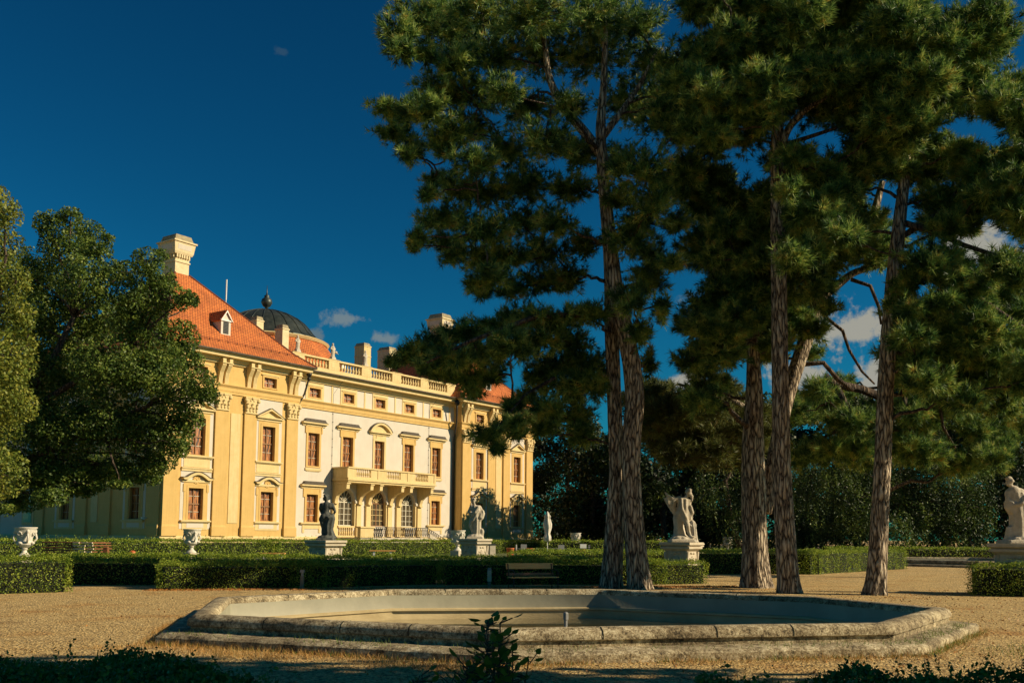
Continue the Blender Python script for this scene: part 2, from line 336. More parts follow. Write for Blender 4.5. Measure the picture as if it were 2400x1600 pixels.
def cloud(px,py,rad,col,thr=.12,flat=2.2):
    global prev
    d=Vector(ray(px,py)).normalized()
    s_=N(nt,'ShaderNodeVectorMath',operation='SUBTRACT'); L(tc.outputs['Generated'],s_.inputs[0]); s_.inputs[1].default_value=d
    m_=N(nt,'ShaderNodeVectorMath',operation='MULTIPLY'); L(s_.outputs[0],m_.inputs[0]); m_.inputs[1].default_value=(1,1,flat)
    l_=N(nt,'ShaderNodeVectorMath',operation='LENGTH'); L(m_.outputs[0],l_.inputs[0])
    a_=N(nt,'ShaderNodeMath',operation='MULTIPLY_ADD'); L(l_.outputs['Value'],a_.inputs[0]); a_.inputs[1].default_value=-1/(rad/FOC); a_.inputs[2].default_value=.55
    b_=N(nt,'ShaderNodeMath',operation='ADD'); L(a_.outputs[0],b_.inputs[0]); L(cm.outputs[0],b_.inputs[1])
    r_=N(nt,'ShaderNodeMapRange',**{'From Min':.5,'From Max':.5+thr*4,'To Min':0.,'To Max':1.}); L(b_.outputs[0],r_.inputs[0]); r_.interpolation_type='SMOOTHSTEP'
    x_=N(nt,'ShaderNodeMix',data_type='RGBA'); L(r_.outputs[0],x_.inputs['Factor']); L(prev,x_.inputs['A']); x_.inputs['B'].default_value=(*col,1)
    prev=x_.outputs['Result']
CW=(6.6,6.5,5.6)
for c in [(800,745,75,(3.0,4.2,4.9)),(740,790,55,(2.2,3.4,4.2)),(895,795,70,(3.0,4.2,4.9)),(1615,690,70,(2.2,3.3,4.0)),(665,120,30,(.4,1.3,2.6)),
          (1995,775,215,CW),(1900,870,190,CW),(2040,860,130,CW),(1600,900,120,CW),(1700,960,160,CW),(2290,575,170,CW),(2380,620,120,CW),(2150,900,260,CW),(1500,1000,160,CW)]:
    cloud(*c[:3],c[3])
L(prev,bg.inputs['Color']); bg.inputs['Strength'].default_value=.044
sl=bpy.data.lights.new('sun','SUN'); sl.energy=5.0; sl.angle=R(.5); sl.color=(1,.83,.56)
so=bpy.data.objects.new('sun',sl); COL.objects.link(so); so.rotation_euler=sd.to_track_quat('Z','Y').to_euler()
sc.view_settings.view_transform='Standard'; sc.view_settings.look='None'; sc.view_settings.exposure=.25; sc.view_settings.gamma=1

# ================================================================ palace
H0=66.37
pal=empty('palace',72.5*UU-H0*NN,math.pi/2-AZ,'long yellow and white baroque palace with orange tiled pavilion roofs and a balcony','palace')
def wallgrid(mb,x0,x1,z0,z1,y,ops,mi=0):
    xs=sorted({x0,x1}|{o[0] for o in ops}|{o[1] for o in ops}); zs=sorted({z0,z1}|{o[2] for o in ops}|{o[3] for o in ops})
    for i in range(len(xs)-1):
        for j in range(len(zs)-1):
            cx=(xs[i]+xs[i+1])/2; cz=(zs[j]+zs[j+1])/2
            if any(o[0]<cx<o[1] and o[2]<cz<o[3] for o in ops): continue
            mb.add([(xs[i],y,zs[j]),(xs[i+1],y,zs[j]),(xs[i+1],y,zs[j+1]),(xs[i],y,zs[j+1])],[(0,1,2,3)],mi)
W2=.69
def op(x,a,b,w=W2): return (x-w,x+w,a,b)
cx5=[-8.8,-4.4,0,4.4,8.8]; arx=[-4.42,0,4.42]; AW=1.08
ops=[op(x,7.92,10.92) for x in cx5]+[op(x,14.2,15.1) for x in cx5]+[op(x,2.86,5.35) for x in (-8.8,8.8)]+[(x-AW,x+AW,2.58,6.05) for x in arx]
mb=MB(); wallgrid(mb,-11.8,11.8,1.55,16.3,0,ops); mb.build('wall','white',pal)
pavops={-1:[-22.3,-15.05],1:[15.05,22.3]}
for s in (-1,1):
    mb=MB(); xs=pavops[s]
    o2=[op(x,7.92,10.85) for x in xs]+[op(x,2.83,5.3) for x in xs]+[op(x,14.2,15.0) for x in xs]
    x0,x1=(-25.4,-11.8) if s<0 else (11.8,25.4)
    wallgrid(mb,x0,x1,1.55,16.3,-1.07,o2)
    xi=x0 if s>0 else x1; mb.add([(xi,-1.07,1.55),(xi,0,1.55),(xi,0,16.3),(xi,-1.07,16.3)],[(0,1,2,3)])
    xo=x1 if s>0 else x0
    if s>0: mb.add([(xo,-1.07,1.55),(xo,16.4,1.55),(xo,16.4,16.3),(xo,-1.07,16.3)],[(0,1,2,3)])
    mb.build('wall','yellow',pal)
    mb=MB(); mb.add([(x0,16.4,1.55),(x1,16.4,1.55),(x1,16.4,16.3),(x0,16.4,16.3)],[(0,1,2,3)]); mb.build('rear_wall','yellow',pal)
# side facade of the left pavilion (faces -x), local frame for windows uses rotation -90
mb=MB(); sw=[2.35,11.9]
g=MB(); wallgrid(g,-16.4,1.07,1.55,16.3,0,[op(-y,a,b,.6) for y in sw for a,b in ((2.83,5.3),(7.92,10.85),(14.2,15.0))])
Tside=Matrix.Translation((-25.4,0,0))@Matrix.Rotation(R(-90),4,'Z')
mb.add(g.v,g.f,0,Tside); mb.build('wall','yellow',pal)
# recessed wing beyond, back wings
mb=MB(); mb.box(-24.6,-12,16.42,46,1.2,15.6); mb.box(-12,12,12,13,1.2,15.9); mb.box(12,25,16.42,46,1.2,15.6); mb.build('rear_wing','white',pal)
mb=MB()
for x0,x1 in ((-25.3,-11.6),(11.6,25.3)):
    xm=(x0+x1)/2; mb.add([(x0,16.6,15.7),(x1,16.6,15.7),(x1,47,15.7),(x0,47,15.7),(xm,18,19.0),(xm,46,19.0)],[(0,4,5,3),(1,2,5,4),(0,1,4),(2,3,5),(0,3,2,1)])
mb.build('rear_roof','tile',pal,uvslope=True)
# plinth
mb=MB()
path=[(-25.4,46),(-25.4,-1.07),(-11.8,-1.07),(-11.8,0),(11.8,0),(11.8,-1.07),(25.4,-1.07),(25.4,17)]
def sweep(mb,path,prof,mi=0):
    """prof: list of (outward,z); outward = to the right-hand side facing -y for left-to-right path"""
    P=[Vector(p) for p in path]; n=len(P); rings=[]
    for i in range(n):
        d0=(P[i]-P[i-1]).normalized() if i else (P[1]-P[0]).normalized()
        d1=(P[i+1]-P[i]).normalized() if i<n-1 else d0
        if i==0: d0=d1
        n0=Vector((d0.y,-d0.x)); n1=Vector((d1.y,-d1.x)); m=(n0+n1); m=m/ max(1e-6,m.dot(n0))
        rings.append([(P[i].x+m.x*o,P[i].y+m.y*o,z) for o,z in prof])
    k=len(prof); vs=[v for r in rings for v in r]; fs=[]
    for i in range(n-1):
        for j in range(k): j2=(j+1)%k; fs.append((i*k+j,i*k+j2,(i+1)*k+j2,(i+1)*k+j))
    fs.append(tuple(range(k))); fs.append(tuple((n-1)*k+j for j in range(k))[::-1])
    mb.add(vs,fs,mi)
sweep(mb,path,[(-.3,0),(.16,0),(.16,1.42),(.10,1.55),(-.3,1.55)]); mb.build('plinth','cream',pal)
sp=[(-25.4,16.4)]+path[1:]
mb=MB(); sweep(mb,sp,[(-.1,13.12),(.10,13.12),(.10,13.32),(.14,13.34),(.14,13.62),(.22,13.72),(.30,13.80),(.30,13.88),(-.1,13.90)]); mb.build('architrave','yellow',pal)
mb=MB(); sweep(mb,sp,[(-.1,15.55),(.16,15.55),(.20,15.75),(.34,15.8),(.42,15.98),(.86,16.0),(.88,16.22),(.96,16.32),(-.1,16.34)]); mb.build('cornice','cream',pal)
mb=MB(); sweep(mb,sp,[(.6,16.345),(1.0,16.33),(1.12,16.30),(1.16,16.40),(1.12,16.46),(.6,16.47)])
mb.build('gutter','gutter',pal)
# roofs
for s in (-1,1):
    cx=18.6*s; a=7.95; mb=MB(); z0=16.475
    x0,x1,y0,y1=cx-a,cx+a,-2.15,17.5; ax,ay,az=.75,.9,24.5; cy=7.65
    e=1.6 # kicked eaves
    def ring(k,z): return [(cx-a+(a-ax)*k,y0+(cy-ay-y0)*k,z),(cx+a-(a-ax)*k,y0+(cy-ay-y0)*k,z),(cx+a-(a-ax)*k,y1-(y1-cy-ay)*k,z),(cx-a+(a-ax)*k,y1-(y1-cy-ay)*k,z)]
    rs=ring(0,z0)+ring(.17,z0+1.05)+ring(1,az)
    mb.add(rs,[(i+4*j,(i+1)%4+4*j,(i+1)%4+4*(j+1),i+4*(j+1)) for j in (0,1) for i in range(4)]+[(8,9,10,11),(3,2,1,0)])
    ro=mb.build('roof','tile',pal,uvslope=True)
    # snow guard + ridge tiles as sub-parts
    mb=MB(); p0=ring(.14,z0+.93);
    for i in (0,3):
        A=Vector(p0[i]);B=Vector(p0[(i+1)%4])
        if i==3: A,B=B,A
        mb.tube([A+Vector((0,-.03,.09)),B+Vector((0,-.03,.09))],.022,5)
        for k in range(15):
            q=A.lerp(B,(k+.5)/15); mb.box(q.x-.02,q.x+.02,q.y-.05,q.y+.02,q.z-.05,q.z+.12)
    mb.build('snow_guard','tile',ro)
    mb=MB(); r0,r1,r2=ring(0,z0),ring(.17,z0+1.05),ring(1,az)
    for i in range(4): mb.tube([r0[i],r1[i],r2[i]],.10,6)
    mb.build('ridge_tiles','tile',ro)
    # chimney
    ch=MB(); T=Matrix.Translation((cx,cy,0))
    ch.box(-.72,.72,-.85,.85,24.2,25.9,0,T); ch.box(-.80,.80,-.93,.93,25.5,25.62,0,T)
    for x in (-.62,-.37,-.12,.12,.37,.62):
        for y,q in ((-.93,1),(.93,-1)): ch.box(x-.07,x+.07,y-.08,y+.08,25.9,26.25,0,T)
    for y in (-.7,-.35,0,.35,.7):
        for x in (-.8,.8): ch.box(x-.08,x+.08,y-.07,y+.07,25.9,26.25,0,T)
    ch.frus(0,0,26.2,26.4,.90,1.02,.98,1.1,0,T); ch.frus(0,0,26.4,27.25,.98,1.1,1.1,1.22,0,T); ch.box(-1.2,1.2,-1.32,1.32,27.25,27.38,0,T)
    c=ch.build('chimney','concrete',pal)
    ch=MB(); ch.frus(cx,cy,27.38,27.95,.98,1.1,.80,.92); ch.build('chimney_cap','chimcap',c)
    ch=MB(); 
    for y in (-1.17,): ch.frus(cx,cy,26.6,27.05,.7,1.14,.7,1.2)
    for x in (0,): ch.frus(cx,cy,26.6,27.05,1.02,.8,1.08,.8)
    ch.build('panel','white',c)
    # dormer
    dm=MB(); dx=cx+(-.35 if s<0 else -.3); yb=2.1; zb=17.75+.7
    # roof height at y: slope segment from k=.17 to 1
    kz=lambda y:(z0+1.05)+(az-z0-1.05)*(((y-y0)/(cy-ay-y0)-.17)/.83)
    yf=.15; zf=kz(yf)
    dm.box(dx-.5,dx+.5,yf,yf+2.2,zf-.3,zf+1.25); dm.prism([(dx-.5,zf+1.25),(dx+.5,zf+1.25),(dx,zf+1.95)],yf,yf+2.5)
    d=dm.build('dormer','white',pal)
    dm=MB(); dm.prism([(dx-.68,zf+1.14),(dx-.60,zf+1.10),(dx,zf+1.96),(dx+.60,zf+1.10),(dx+.68,zf+1.14),(dx,zf+2.12)],yf-.12,yf+2.9); dm.build('dormer_roof','tile',d,uvslope=True)
    dm=MB(); dm.box(dx-.62,dx+.62,yf-.10,yf,zf+1.14,zf+1.26); dm.prism([(dx-.66,zf+1.12),(dx-.52,zf+1.2),(dx,zf+1.92),(dx+.52,zf+1.2),(dx+.66,zf+1.12),(dx,zf+2.08)],yf-.16,yf-.11); dm.build('gable_trim','whitep',d)
    dm=MB(); 
    for k in range(8): dm.box(dx-.26,dx+.26,yf-.035,yf+.01,zf+.15+k*.12,zf+.2+k*.12,0,None)
    dm.box(dx-.28,dx+.28,yf-.012,yf-.006,zf+.08,zf+1.1,1)
    dm.build('louvre',['iron','dark'],d)
# dormer cheeks facing left are orange tiled in the photo
# central low roof, skylights, balustrade
mb=MB(); mb.add([(-11.8,-.9,16.48),(11.8,-.9,16.48),(11.8,12,17.0),(-11.8,12,17.0),(-11.8,-.9,16.3),(11.8,-.9,16.3),(11.8,12,16.3),(-11.8,12,16.3)],[(0,1,2,3),(4,7,6,5),(0,4,5,1),(1,5,6,2),(2,6,7,3),(3,7,4,0)])
mb.build('central_roof','gutter',pal)
bal=MB(); bal.box(-11.8,11.8,-.16,.3,16.5,17.02); bal.box(-11.8,11.8,-.20,.34,17.82,17.98)
for x in [-11,-6.6,-2.2,2.2,6.6,11]:
    bal.box(x-.66,x+.66,-.18,.32,17.02,17.82); bal.box(x-.74,x+.74,-.24,.38,17.98,18.02); bal.box(x-.4,x+.4,-.195,-.18,17.2,17.65)
ba=bal.build('roof_balustrade','cream',pal)
bp=[(.05,0),(.10,.04),(.06,.08),(.12,.22),(.13,.30),(.07,.5),(.05,.6),(.09,.66),(.09,.8)]
q=MB(); q.lathe(bp,8); q0=None
for a,b in ((-10.34,-7.26),(-5.94,-2.86),(-1.54,1.54),(2.86,5.94),(7.26,10.34)):
    for k in range(8):
        x=a+(b-a)*(k+.5)/8
        if q0 is None: q0=q.build('baluster','cream',ba,smooth=True); q0.location=(x,.07,17.02)
        else: c=q0.copy(); COL.objects.link(c); c.parent=ba; c.location=(x,.07,17.02)
# drum roof + dome
dm=MB(); n=16
dm.lathe([(9.5,17.2),(8.6,19.5),(6.6,22.2)],n,(0,17)); dm.build('drum_roof','tile',pal,uvslope=True)
dm=MB(); dm.lathe([(5.6,22.0),(6.7,22.15),(6.9,22.4),(6.6,22.55),(5.5,22.6)],32,(0,17)); dm.build('drum_cornice','cream',pal)
prof=[(6.3,22.6),(5.7,22.9),(5.25,23.35),(4.85,23.9),(4.3,24.5),(3.5,25.1),(2.5,25.6),(1.4,25.95),(.5,26.1),(.28,26.15)]
dm=MB(); dm.lathe(prof,48,(0,17)); d=dm.build('dome','copper',pal,smooth=True)
dm=MB()
for k in range(24):
    a=2*math.pi*k/24; dm.tube([(r*math.cos(a),17+r*math.sin(a),z+.02) for r,z in prof],.055,5)
dm.build('dome_rib','copper',d)['kind']='stuff'
dm=MB(); dm.lathe([(.25,26.1),(.16,26.4),(.4,26.55),(.62,26.95),(.55,27.3),(.25,27.55),(.3,27.7),(.10,27.85),(.05,28.2),(.02,28.9)],12,(0,17)); dm.build('finial','copper',d,smooth=True)
# small chimneys and rod behind left pavilion roof
for (px,py0,py1,y,wd) in ((601,743,765,13.,.45),(661,762,803,9.,.42),(850,805,870,20.,.62),(908,815,880,15.8,.75)):
    dd=ray(px,(py0+py1)/2); t=-(H0+y)/(dd@NN); p=dd*t; xs=p@UU-72.5
    def zz(py):
        e=ray(px,py); t=-(H0+y)/(e@NN); return (e*t)[2]+EYE
    a,b=zz(py1)-2.5,zz(py0)
    mb=MB(); mb.box(xs-wd,xs+wd,y-wd*1.3,y+wd*1.3,a,b-.45); mb.box(xs-wd-.06,xs+wd+.06,y-wd*1.3-.06,y+wd*1.3+.06,b-.5,b-.38)
    if wd>.5: mb.box(xs-wd-.05,xs+wd+.05,y-wd*1.3-.05,y+wd*1.3+.05,b-1.75,b-1.65)
    c=mb.build('chimney','concrete' if px!=850 else 'cream',pal); mb=MB(); mb.frus(xs,y,b-.38,b,wd,wd*1.3,wd*.8,wd*1.05); mb.build('chimney_cap','chimcap',c)
dd=ray(531,665); t=-(H0+10)/(dd@NN); p=dd*t; xs=p@UU-72.5
mb=MB(); mb.tube([(xs,10,16.5),(xs,10,25.4)],.045,6); mb.tube([(xs,10,24.1),(xs,10,26.1)],.07,6); mb.build('lightning_rod','whitep',pal)
# skylights on the drum roof: one pale roof window
mb=MB(); mb.box(4.0,4.7,9.4,9.9,19.6,20.2); mb.build('roof_window','whitep',pal)
# ---- windows
def winmesh(w,z0,z1,dep=.30,cols=2,rows=4,fr='yellow',surround=.20,arch=False):
    """returns (surround MB, sash MB, pane MB) origin at wall plane, centre x=0"""
    a=MB(); s_=surround
    for x0,x1,za,zb in ((-w-s_,-w,z0-s_*.6,z1+s_),(w,w+s_,z0-s_*.6,z1+s_),(-w,w,z1,z1+s_),(-w,w,z0-s_*.6,z0)):
        a.box(x0,x1,-.07,.0,za,zb)
    for x0,x1,za,zb in ((-w-.04,-w,z0,z1),(w,w+.04,z0,z1),(-w-.04,w+.04,z1,z1+.04),(-w-.04,w+.04,z0-.04,z0)):
        a.box(x0,x1,.0,dep+.02,za,zb)
    b=MB(); f=.075; y0,y1=dep-.06,dep+.01
    for x0,x1,za,zb in ((-w,-w+f,z0,z1),(w-f,w,z0,z1),(-w+f,w-f,z1-f,z1),(-w+f,w-f,z0,z0+f)): b.box(x0,x1,y0,y1,za,zb,0)
    b.box(-.045,.045,y0-.015,y1,z0+f,z1-f,0); 
    if rows>=4: zm=z0+(z1-z0)*.5; b.box(-w+f,w-f,y0-.01,y1-.01,zm-.05,zm+.05,0)
    for r in range(1,rows):
        if rows>=4 and r*2==rows: continue
        z=z0+(z1-z0)*r/rows; b.box(-w+f,w-f,y0+.02,y1-.02,z-.018,z+.018,1)
    c=MB(); c.box(-w,w,dep+.012,dep+.05,z0,z1)
    return a,b,c
def hood_flat(w,z,proj=.32):
    a=MB(); a.box(-w,w,-.10,0,z-.28,z-.16); a.box(-w-.05,w+.05,-.18,0,z-.16,z-.08); a.box(-w-.12,w+.12,-proj,0,z-.08,z+.06)
    b=MB(); p=[(-w-.14,z+.06),(w+.14,z+.06),(w-.12,z+.16),(w-.28,z+.36),(-w+.28,z+.36),(-w+.12,z+.16)]; b.prism(p,-proj-.02,-.002)
    return a,b
def hood_tri(w,z,h=.72,proj=.34):
    a=MB(); a.box(-w,w,-.12,0,z-.30,z-.1); a.box(-w-.1,w+.1,-proj*.85,0,z-.1,z+.03)
    a.prism([(-w-.14,z+.03),(-w+.1,z+.03),(0,z+h-.13),(w-.1,z+.03),(w+.14,z+.03),(0,z+h+.05)],-proj,0)
    a.prism([(-w+.1,z+.03),(w-.1,z+.03),(0,z+h-.13)],-.08,0)
    b=MB(); b.prism([(-w-.18,z+.03),(-w-.13,z+.035),(0,z+h+.055),(w+.13,z+.035),(w+.18,z+.03),(0,z+h+.10)],-proj-.04,-.002)
    return a,b
def arcp(w,z,h,k=0,n=14,fl=0):
    return [((-w+2*w*i/n),z+h*(math.sin(math.pi*i/n)**.75 if not fl else max(0,math.sin(math.pi*(i/n-.12)/.76)) )+k) for i in range(n+1)]
def hood_arc(w,z,h=.62,proj=.34,fl=0):
    a=MB(); a.box(-w,w,-.12,0,z-.28,z-.1)
    o=arcp(w+.12,z,h,.06,fl=fl); i_=arcp(w-.05,z,h,-.14,fl=fl); i_=[(x,max(zz,z-.1)) for x,zz in i_]
    for k in range(len(o)-1): a.prism([i_[k],i_[k+1],o[k+1],o[k]],-proj,0)
    b=MB(); o2=arcp(w+.16,z,h,.11,fl=fl)
    for k in range(len(o)-1): b.prism([o[k],o[k+1],o2[k+1],o2[k]],-proj-.03,-.002)
    if not fl: 
        for x in (-1,1): a.box(x*w-.12,x*w+.12,-proj+.02,0,z-.1,z+.06)
        f=[(x,zz) for x,zz in i_]; a.prism([(-w+.05,z-.1)]+f[1:-1]+[(w-.05,z-.1)],-.06,0)
        a.box(-w-.1,w+.1,-proj*.9,0,z-.12,z+.0)
    return a,b
def sill(w,z,ap=None,apw=1.0):
    a=MB(); a.box(-w,w,-.24,0,z-.12,z); a.box(-w+.06,w-.06,-.14,0,z-.2,z-.12)
    if ap: a.box(-apw,apw,-.05,0,ap,z-.2)
    return a
def make_window(kind):
    if kind=='pav_up':
        a,b,c=winmesh(W2,7.92,10.85,surround=.2); h=hood_tri(1.38,11.6); s_=sill(1.5,7.86,6.95,1.25)
        s_.box(-1.45,1.45,-.10,0,6.62,6.80); s_.box(-1.45,1.45,-.16,0,6.80,6.92)
        for x in (-1,1): a.box(x*1.02-.10,x*1.02+.10,-.045,0,7.86,11.3)
        a.box(-.92,.92,-.05,0,11.06,11.3)
    elif kind=='pav_low':
        a,b,c=winmesh(W2,2.83,5.3,surround=.18); h=hood_arc(1.35,6.03,.45,.34,fl=1); s_=sill(1.42,2.78,2.05,1.2)
        a.box(-1.12,1.12,-.05,0,5.49,5.75)
        for x in (-1,1): a.box(x*1.0-.14,x*1.0+.14,-.05,0,2.78,5.75); a.box(x*1.1-.11,x*1.1+.11,-.09,0,5.0,5.6)
        # rosette
        for k in range(8):
            t=k*math.pi/4; a.ell((.24*math.cos(t),-.07,5.98-.02+.24*math.sin(t)),(.085,.06,.085),0,8)
        a.lathe([(.30,0),(.34,.05)],14,(0,0),0,Matrix.Translation((0,-.04,5.96))@Matrix.Rotation(R(90),4,'X'))
        a.ell((0,-.08,5.96),(.1,.08,.1),0,8)
        a.box(-1.12,1.12,-.04,0,5.75,5.9)
    elif kind=='small':
        a,b,c=winmesh(W2,14.2,15.03,.26,2,2,surround=.16); h=None; s_=MB(); 
        s_.box(-.98,.98,-.12,0,15.2,15.28)
    elif kind=='cen_up':
        a,b,c=winmesh(W2,7.92,10.92,surround=.22); h=hood_flat(1.42,11.82); s_=MB(); s_.box(-.98,.98,-.11,0,7.5,7.72)
        s_.box(-.82,.82,-.06,0,7.42,7.5); a.box(-.91,.91,-.05,0,11.14,11.6)
        for x in (-1,1): a.box(x*.98-.07,x*.98+.07,-.10,0,10.9,11.6)
    elif kind=='cen_mid':
        a,b,c=winmesh(W2,7.92,10.9,surround=.24); h=hood_arc(1.45,11.78,.85); s_=MB(); a.box(-.93,.93,-.05,0,11.14,11.55)
        for k,x in enumerate((-.5,-.38,-.2,0,.2,.38)): a.box(x-.03,x+.03,-.10,-.05,11.52-(.34 if k==0 else .12),11.52)
    elif kind=='cen_low':
        a,b,c=winmesh(W2,2.86,5.35,surround=.22); h=hood_flat(1.38,6.16); s_=sill(1.45,2.82); a.box(-.91,.91,-.05,0,5.57,5.92)
        for x in (-1,1): a.box(x*1.0-.1,x*1.0+.1,-.08,0,5.1,5.9); s_.box(x*1.0-.12,x*1.0+.12,-.06,0,1.9,2.62)
        s_.box(-.88,.88,-.05,0,2.25,2.62)
    fr='yellow'; o=a.build('window','cream' if kind in('cen_mid',) else fr,pal)
    b.build('sash',['sash','muntin'],o); c.build('pane','pane',o)
    if h: 
        p=h[0].build('pediment','cream',o); h[1].build('flashing','lead',p)
        p.parent=o
    if s_.v: s_.build('sill','cream',o)
    return o
def fixdepth(o): # sub-sub parts are too deep: lift flashing next to its pediment
    for ch in list(o.children):
        for g in list(ch.children): g.parent=o
def place_windows(kind,spots):
    p=make_window(kind); fixdepth(p)
    for i,(x,y,rz) in enumerate(spots):
        if i==0: p.location=(x,y,0); p.rotation_euler=(0,0,rz)
        else: copy_tree(p,pal,(x,y,0),rz)
pv=[(x,-1.07,0) for x in (-22.3,-15.05,15.05,22.3)]; sv=[(-25.4,y,R(-90)) for y in sw]
place_windows('pav_up',pv+sv); place_windows('pav_low',pv+sv); place_windows('small',pv+sv+[(x,0,0) for x in cx5])
place_windows('cen_up',[(x,0,0) for x in (-8.8,-4.4,4.4,8.8)]); place_windows('cen_mid',[(0,0,0)]); place_windows('cen_low',[(-8.8,0,0),(8.8,0,0)])
# arched windows and the door
def arched(kind):
    w=AW; zs=4.95; z0=2.58; o_=MB(); n=14
    arc=[(w*math.cos(math.pi*k/n),zs+w*math.sin(math.pi*k/n)) for k in range(n+1)]
    # spandrels (wall plane)
    for s in (1,-1):
        pts=[(s*w,zs)]+[(s*abs(x),z) for x,z in arc[:n//2+1]][1:]+[(0,6.05),(s*w,6.05)]
        o_.prism(pts,0,.3,1)
    # reveal and archivolt
    arc2=[(1.22*x,zs+(z-zs)*1.2) for x,z in arc]
    for k in range(n): o_.prism([arc[k],arc[k+1],arc2[k+1],arc2[k]],-.12,-.001,1)
    for s in (1,-1): o_.box(min(s*w,s*w*1.14),max(s*w,s*w*1.14),-.10,.34,z0,zs,0); o_.box(min(s*w*1.0,s*w*1.34),max(s*w*1.0,s*w*1.34),-.2,0,zs-.22,zs,1)
    o_.box(-.14,.14,-.26,0,zs+w-.05,zs+w+.38,1)
    o=o_.build('door' if kind=='door' else 'arched_window',['cream','white'],pal)
    b=MB(); y0,y1=.24,.30; hue=0
    def bar(x0,x1,za,zb,m=0): b.box(x0,x1,y0,y1,za,zb,m)
    bar(-w,-w+.08,z0,zs); bar(w-.08,w,z0,zs); bar(-w+.08,w-.08,z0,z0+.09); bar(-w+.08,w-.08,zs-.2,zs-.1)
    bar(-.05,.05,z0,zs-.1)
    for x in (-w/2,w/2): bar(x-.02,x+.02,z0+.09,zs-.2,1)
    for k in range(1,4 if kind!='door' else 4): z=z0+(zs-.2-z0)*k/4; bar(-w+.08,-.05,z-.02,z+.02,1); bar(.05,w-.08,z-.02,z+.02,1)
    ri=w-.09
    arci=[(ri*math.cos(math.pi*k/n),zs+ri*math.sin(math.pi*k/n)) for k in range(n+1)]
    for k in range(n): b.prism([arc[k],arc[k+1],arci[k+1],arci[k]],y0,y1,0)
    for k in range(1,6):
        t=math.pi*k/6; c_,s_=math.cos(t),math.sin(t); q=.02
        b.prism([(-s_*q,zs-.1+c_*q),(s_*q,zs-.1-c_*q),(ri*c_+s_*q,zs+ri*s_-c_*q),(ri*c_-s_*q,zs+ri*s_+c_*q)],y0+.01,y1,1)
    for k in range(8):
        t0,t1=math.pi*k/8,math.pi*(k+1)/8
        b.prism([(.45*math.cos(t0),zs-.08+.45*math.sin(t0)),(.45*math.cos(t1),zs-.08+.45*math.sin(t1)),(.41*math.cos(t1),zs-.08+.41*math.sin(t1)),(.41*math.cos(t0),zs-.08+.41*math.sin(t0))],y0+.01,y1,1)
    b.build('leaf' if kind=='door' else 'sash',['sash' if kind=='door' else 'muntin','muntin' if kind!='door' else 'cream'],o)
    c=MB(); c.prism([(-w,z0)]+[(x,z) for x,z in arc[::-1]]+[(w,z0)],.305,.34); c.build('pane','glass',o)
    if kind!='door':
        d=MB(); d.box(-w,w,-.16,.0,2.42,2.58); d.box(-w,w,-.16,0,1.56,1.68)
        d.build('sill','cream',o)
        q=MB()
        for k in range(7): q.lathe([(r*.8,z*.9) for r,z in bp],6,(-.84+k*.28,-.08),0,Matrix.Translation((0,0,1.68)))
        q.build('balustrade','cream',o,smooth=True)
    return o
for x,k in ((-4.42,'w'),(0,'door'),(4.42,'w')):
    if x>0: c=copy_tree(aw,pal,(x,0,0)); continue
    o=arched(k); o.location=(x,0,0)
    if k=='w': aw=o
# ---- pavilion overlays: white panels beside windows, pilasters, consoles
for x,y,rz in pv+sv:
    mb=MB()
    for a,b in ((-1.45,-.9),(.9,1.45)): mb.box(a,b,-.02,.0,2.1,13.1)
    mb.box(-.9,.9,-.02,0,11.1,13.1); mb.box(-.9,.9,-.02,0,5.5,6.62); mb.box(-.8,.8,-.065,-.051,2.2,2.55)
    o=mb.build('recessed_panel','white',pal); o.location=(x,y,0); o.rotation_euler=(0,0,rz)
def capital(mb,w,z0,z1):
    h=z1-z0; mb.frus(0,-.10,z0+.02,z1-.14,w*.86,.14,w*1.0,.22); mb.box(-w*1.14,w*1.14,-.36,0,z1-.13,z1)
    mb.box(-w*1.02,w*1.02,-.26,0,z0-.06,z0+.03)
    for row,(zz,nn,rr) in enumerate(((z0+.18,4,.13),(z0+.50,3,.14))):
        for k in range(nn):
            x=-w*.78+(2*w*.78)*(k/(nn-1)); mb.ell((x,-.26-row*.05,zz+.1),(.11,.08,.22),0,6); mb.ell((x,-.36-row*.05,zz+.24),(.09,.07,.06),0,6)
    for s in (-1,1):
        mb.ell((s*w*1.0,-.34,z1-.3),(.17,.13,.17),0,8); mb.ell((s*.17,-.30,z1-.28),(.1,.08,.11),0,6)
    mb.ell((0,-.36,z1-.1),(.13,.1,.12),0,6)
def pilaster(w):
    mb=MB(); mb.box(-w,w,-.16,0,2.42,11.72); mb.box(-w-.07,w+.07,-.24,0,1.55,2.28); mb.frus(0,-.12,2.28,2.42,w+.05,.11,w+.01,.05)
    o=mb.build('pilaster','yellow',pal); c=MB(); capital(c,w,11.78,13.1); c.build('capital','cream',o,smooth='auto'); return o
P0=pilaster(.65); first=True
for x in (-24.75,-20.1,-17.15,-12.5,12.5,17.15,20.1,24.75):
    if first: P0.location=(x,-1.07,0); first=False
    else: copy_tree(P0,pal,(x,-1.07,0))
for y in (-.25,6.0,9.3,15.6): copy_tree(P0,pal,(-25.4,y,0),R(-90))
for a in ((-19.12,-18.12,-1.12,-1.07),(18.12,19.12,-1.12,-1.07),(-25.45,-25.4,7.2,8.1)):
    mb=MB(); mb.box(*a,2.6,11.6); mb.build('recessed_strip','cream',pal)
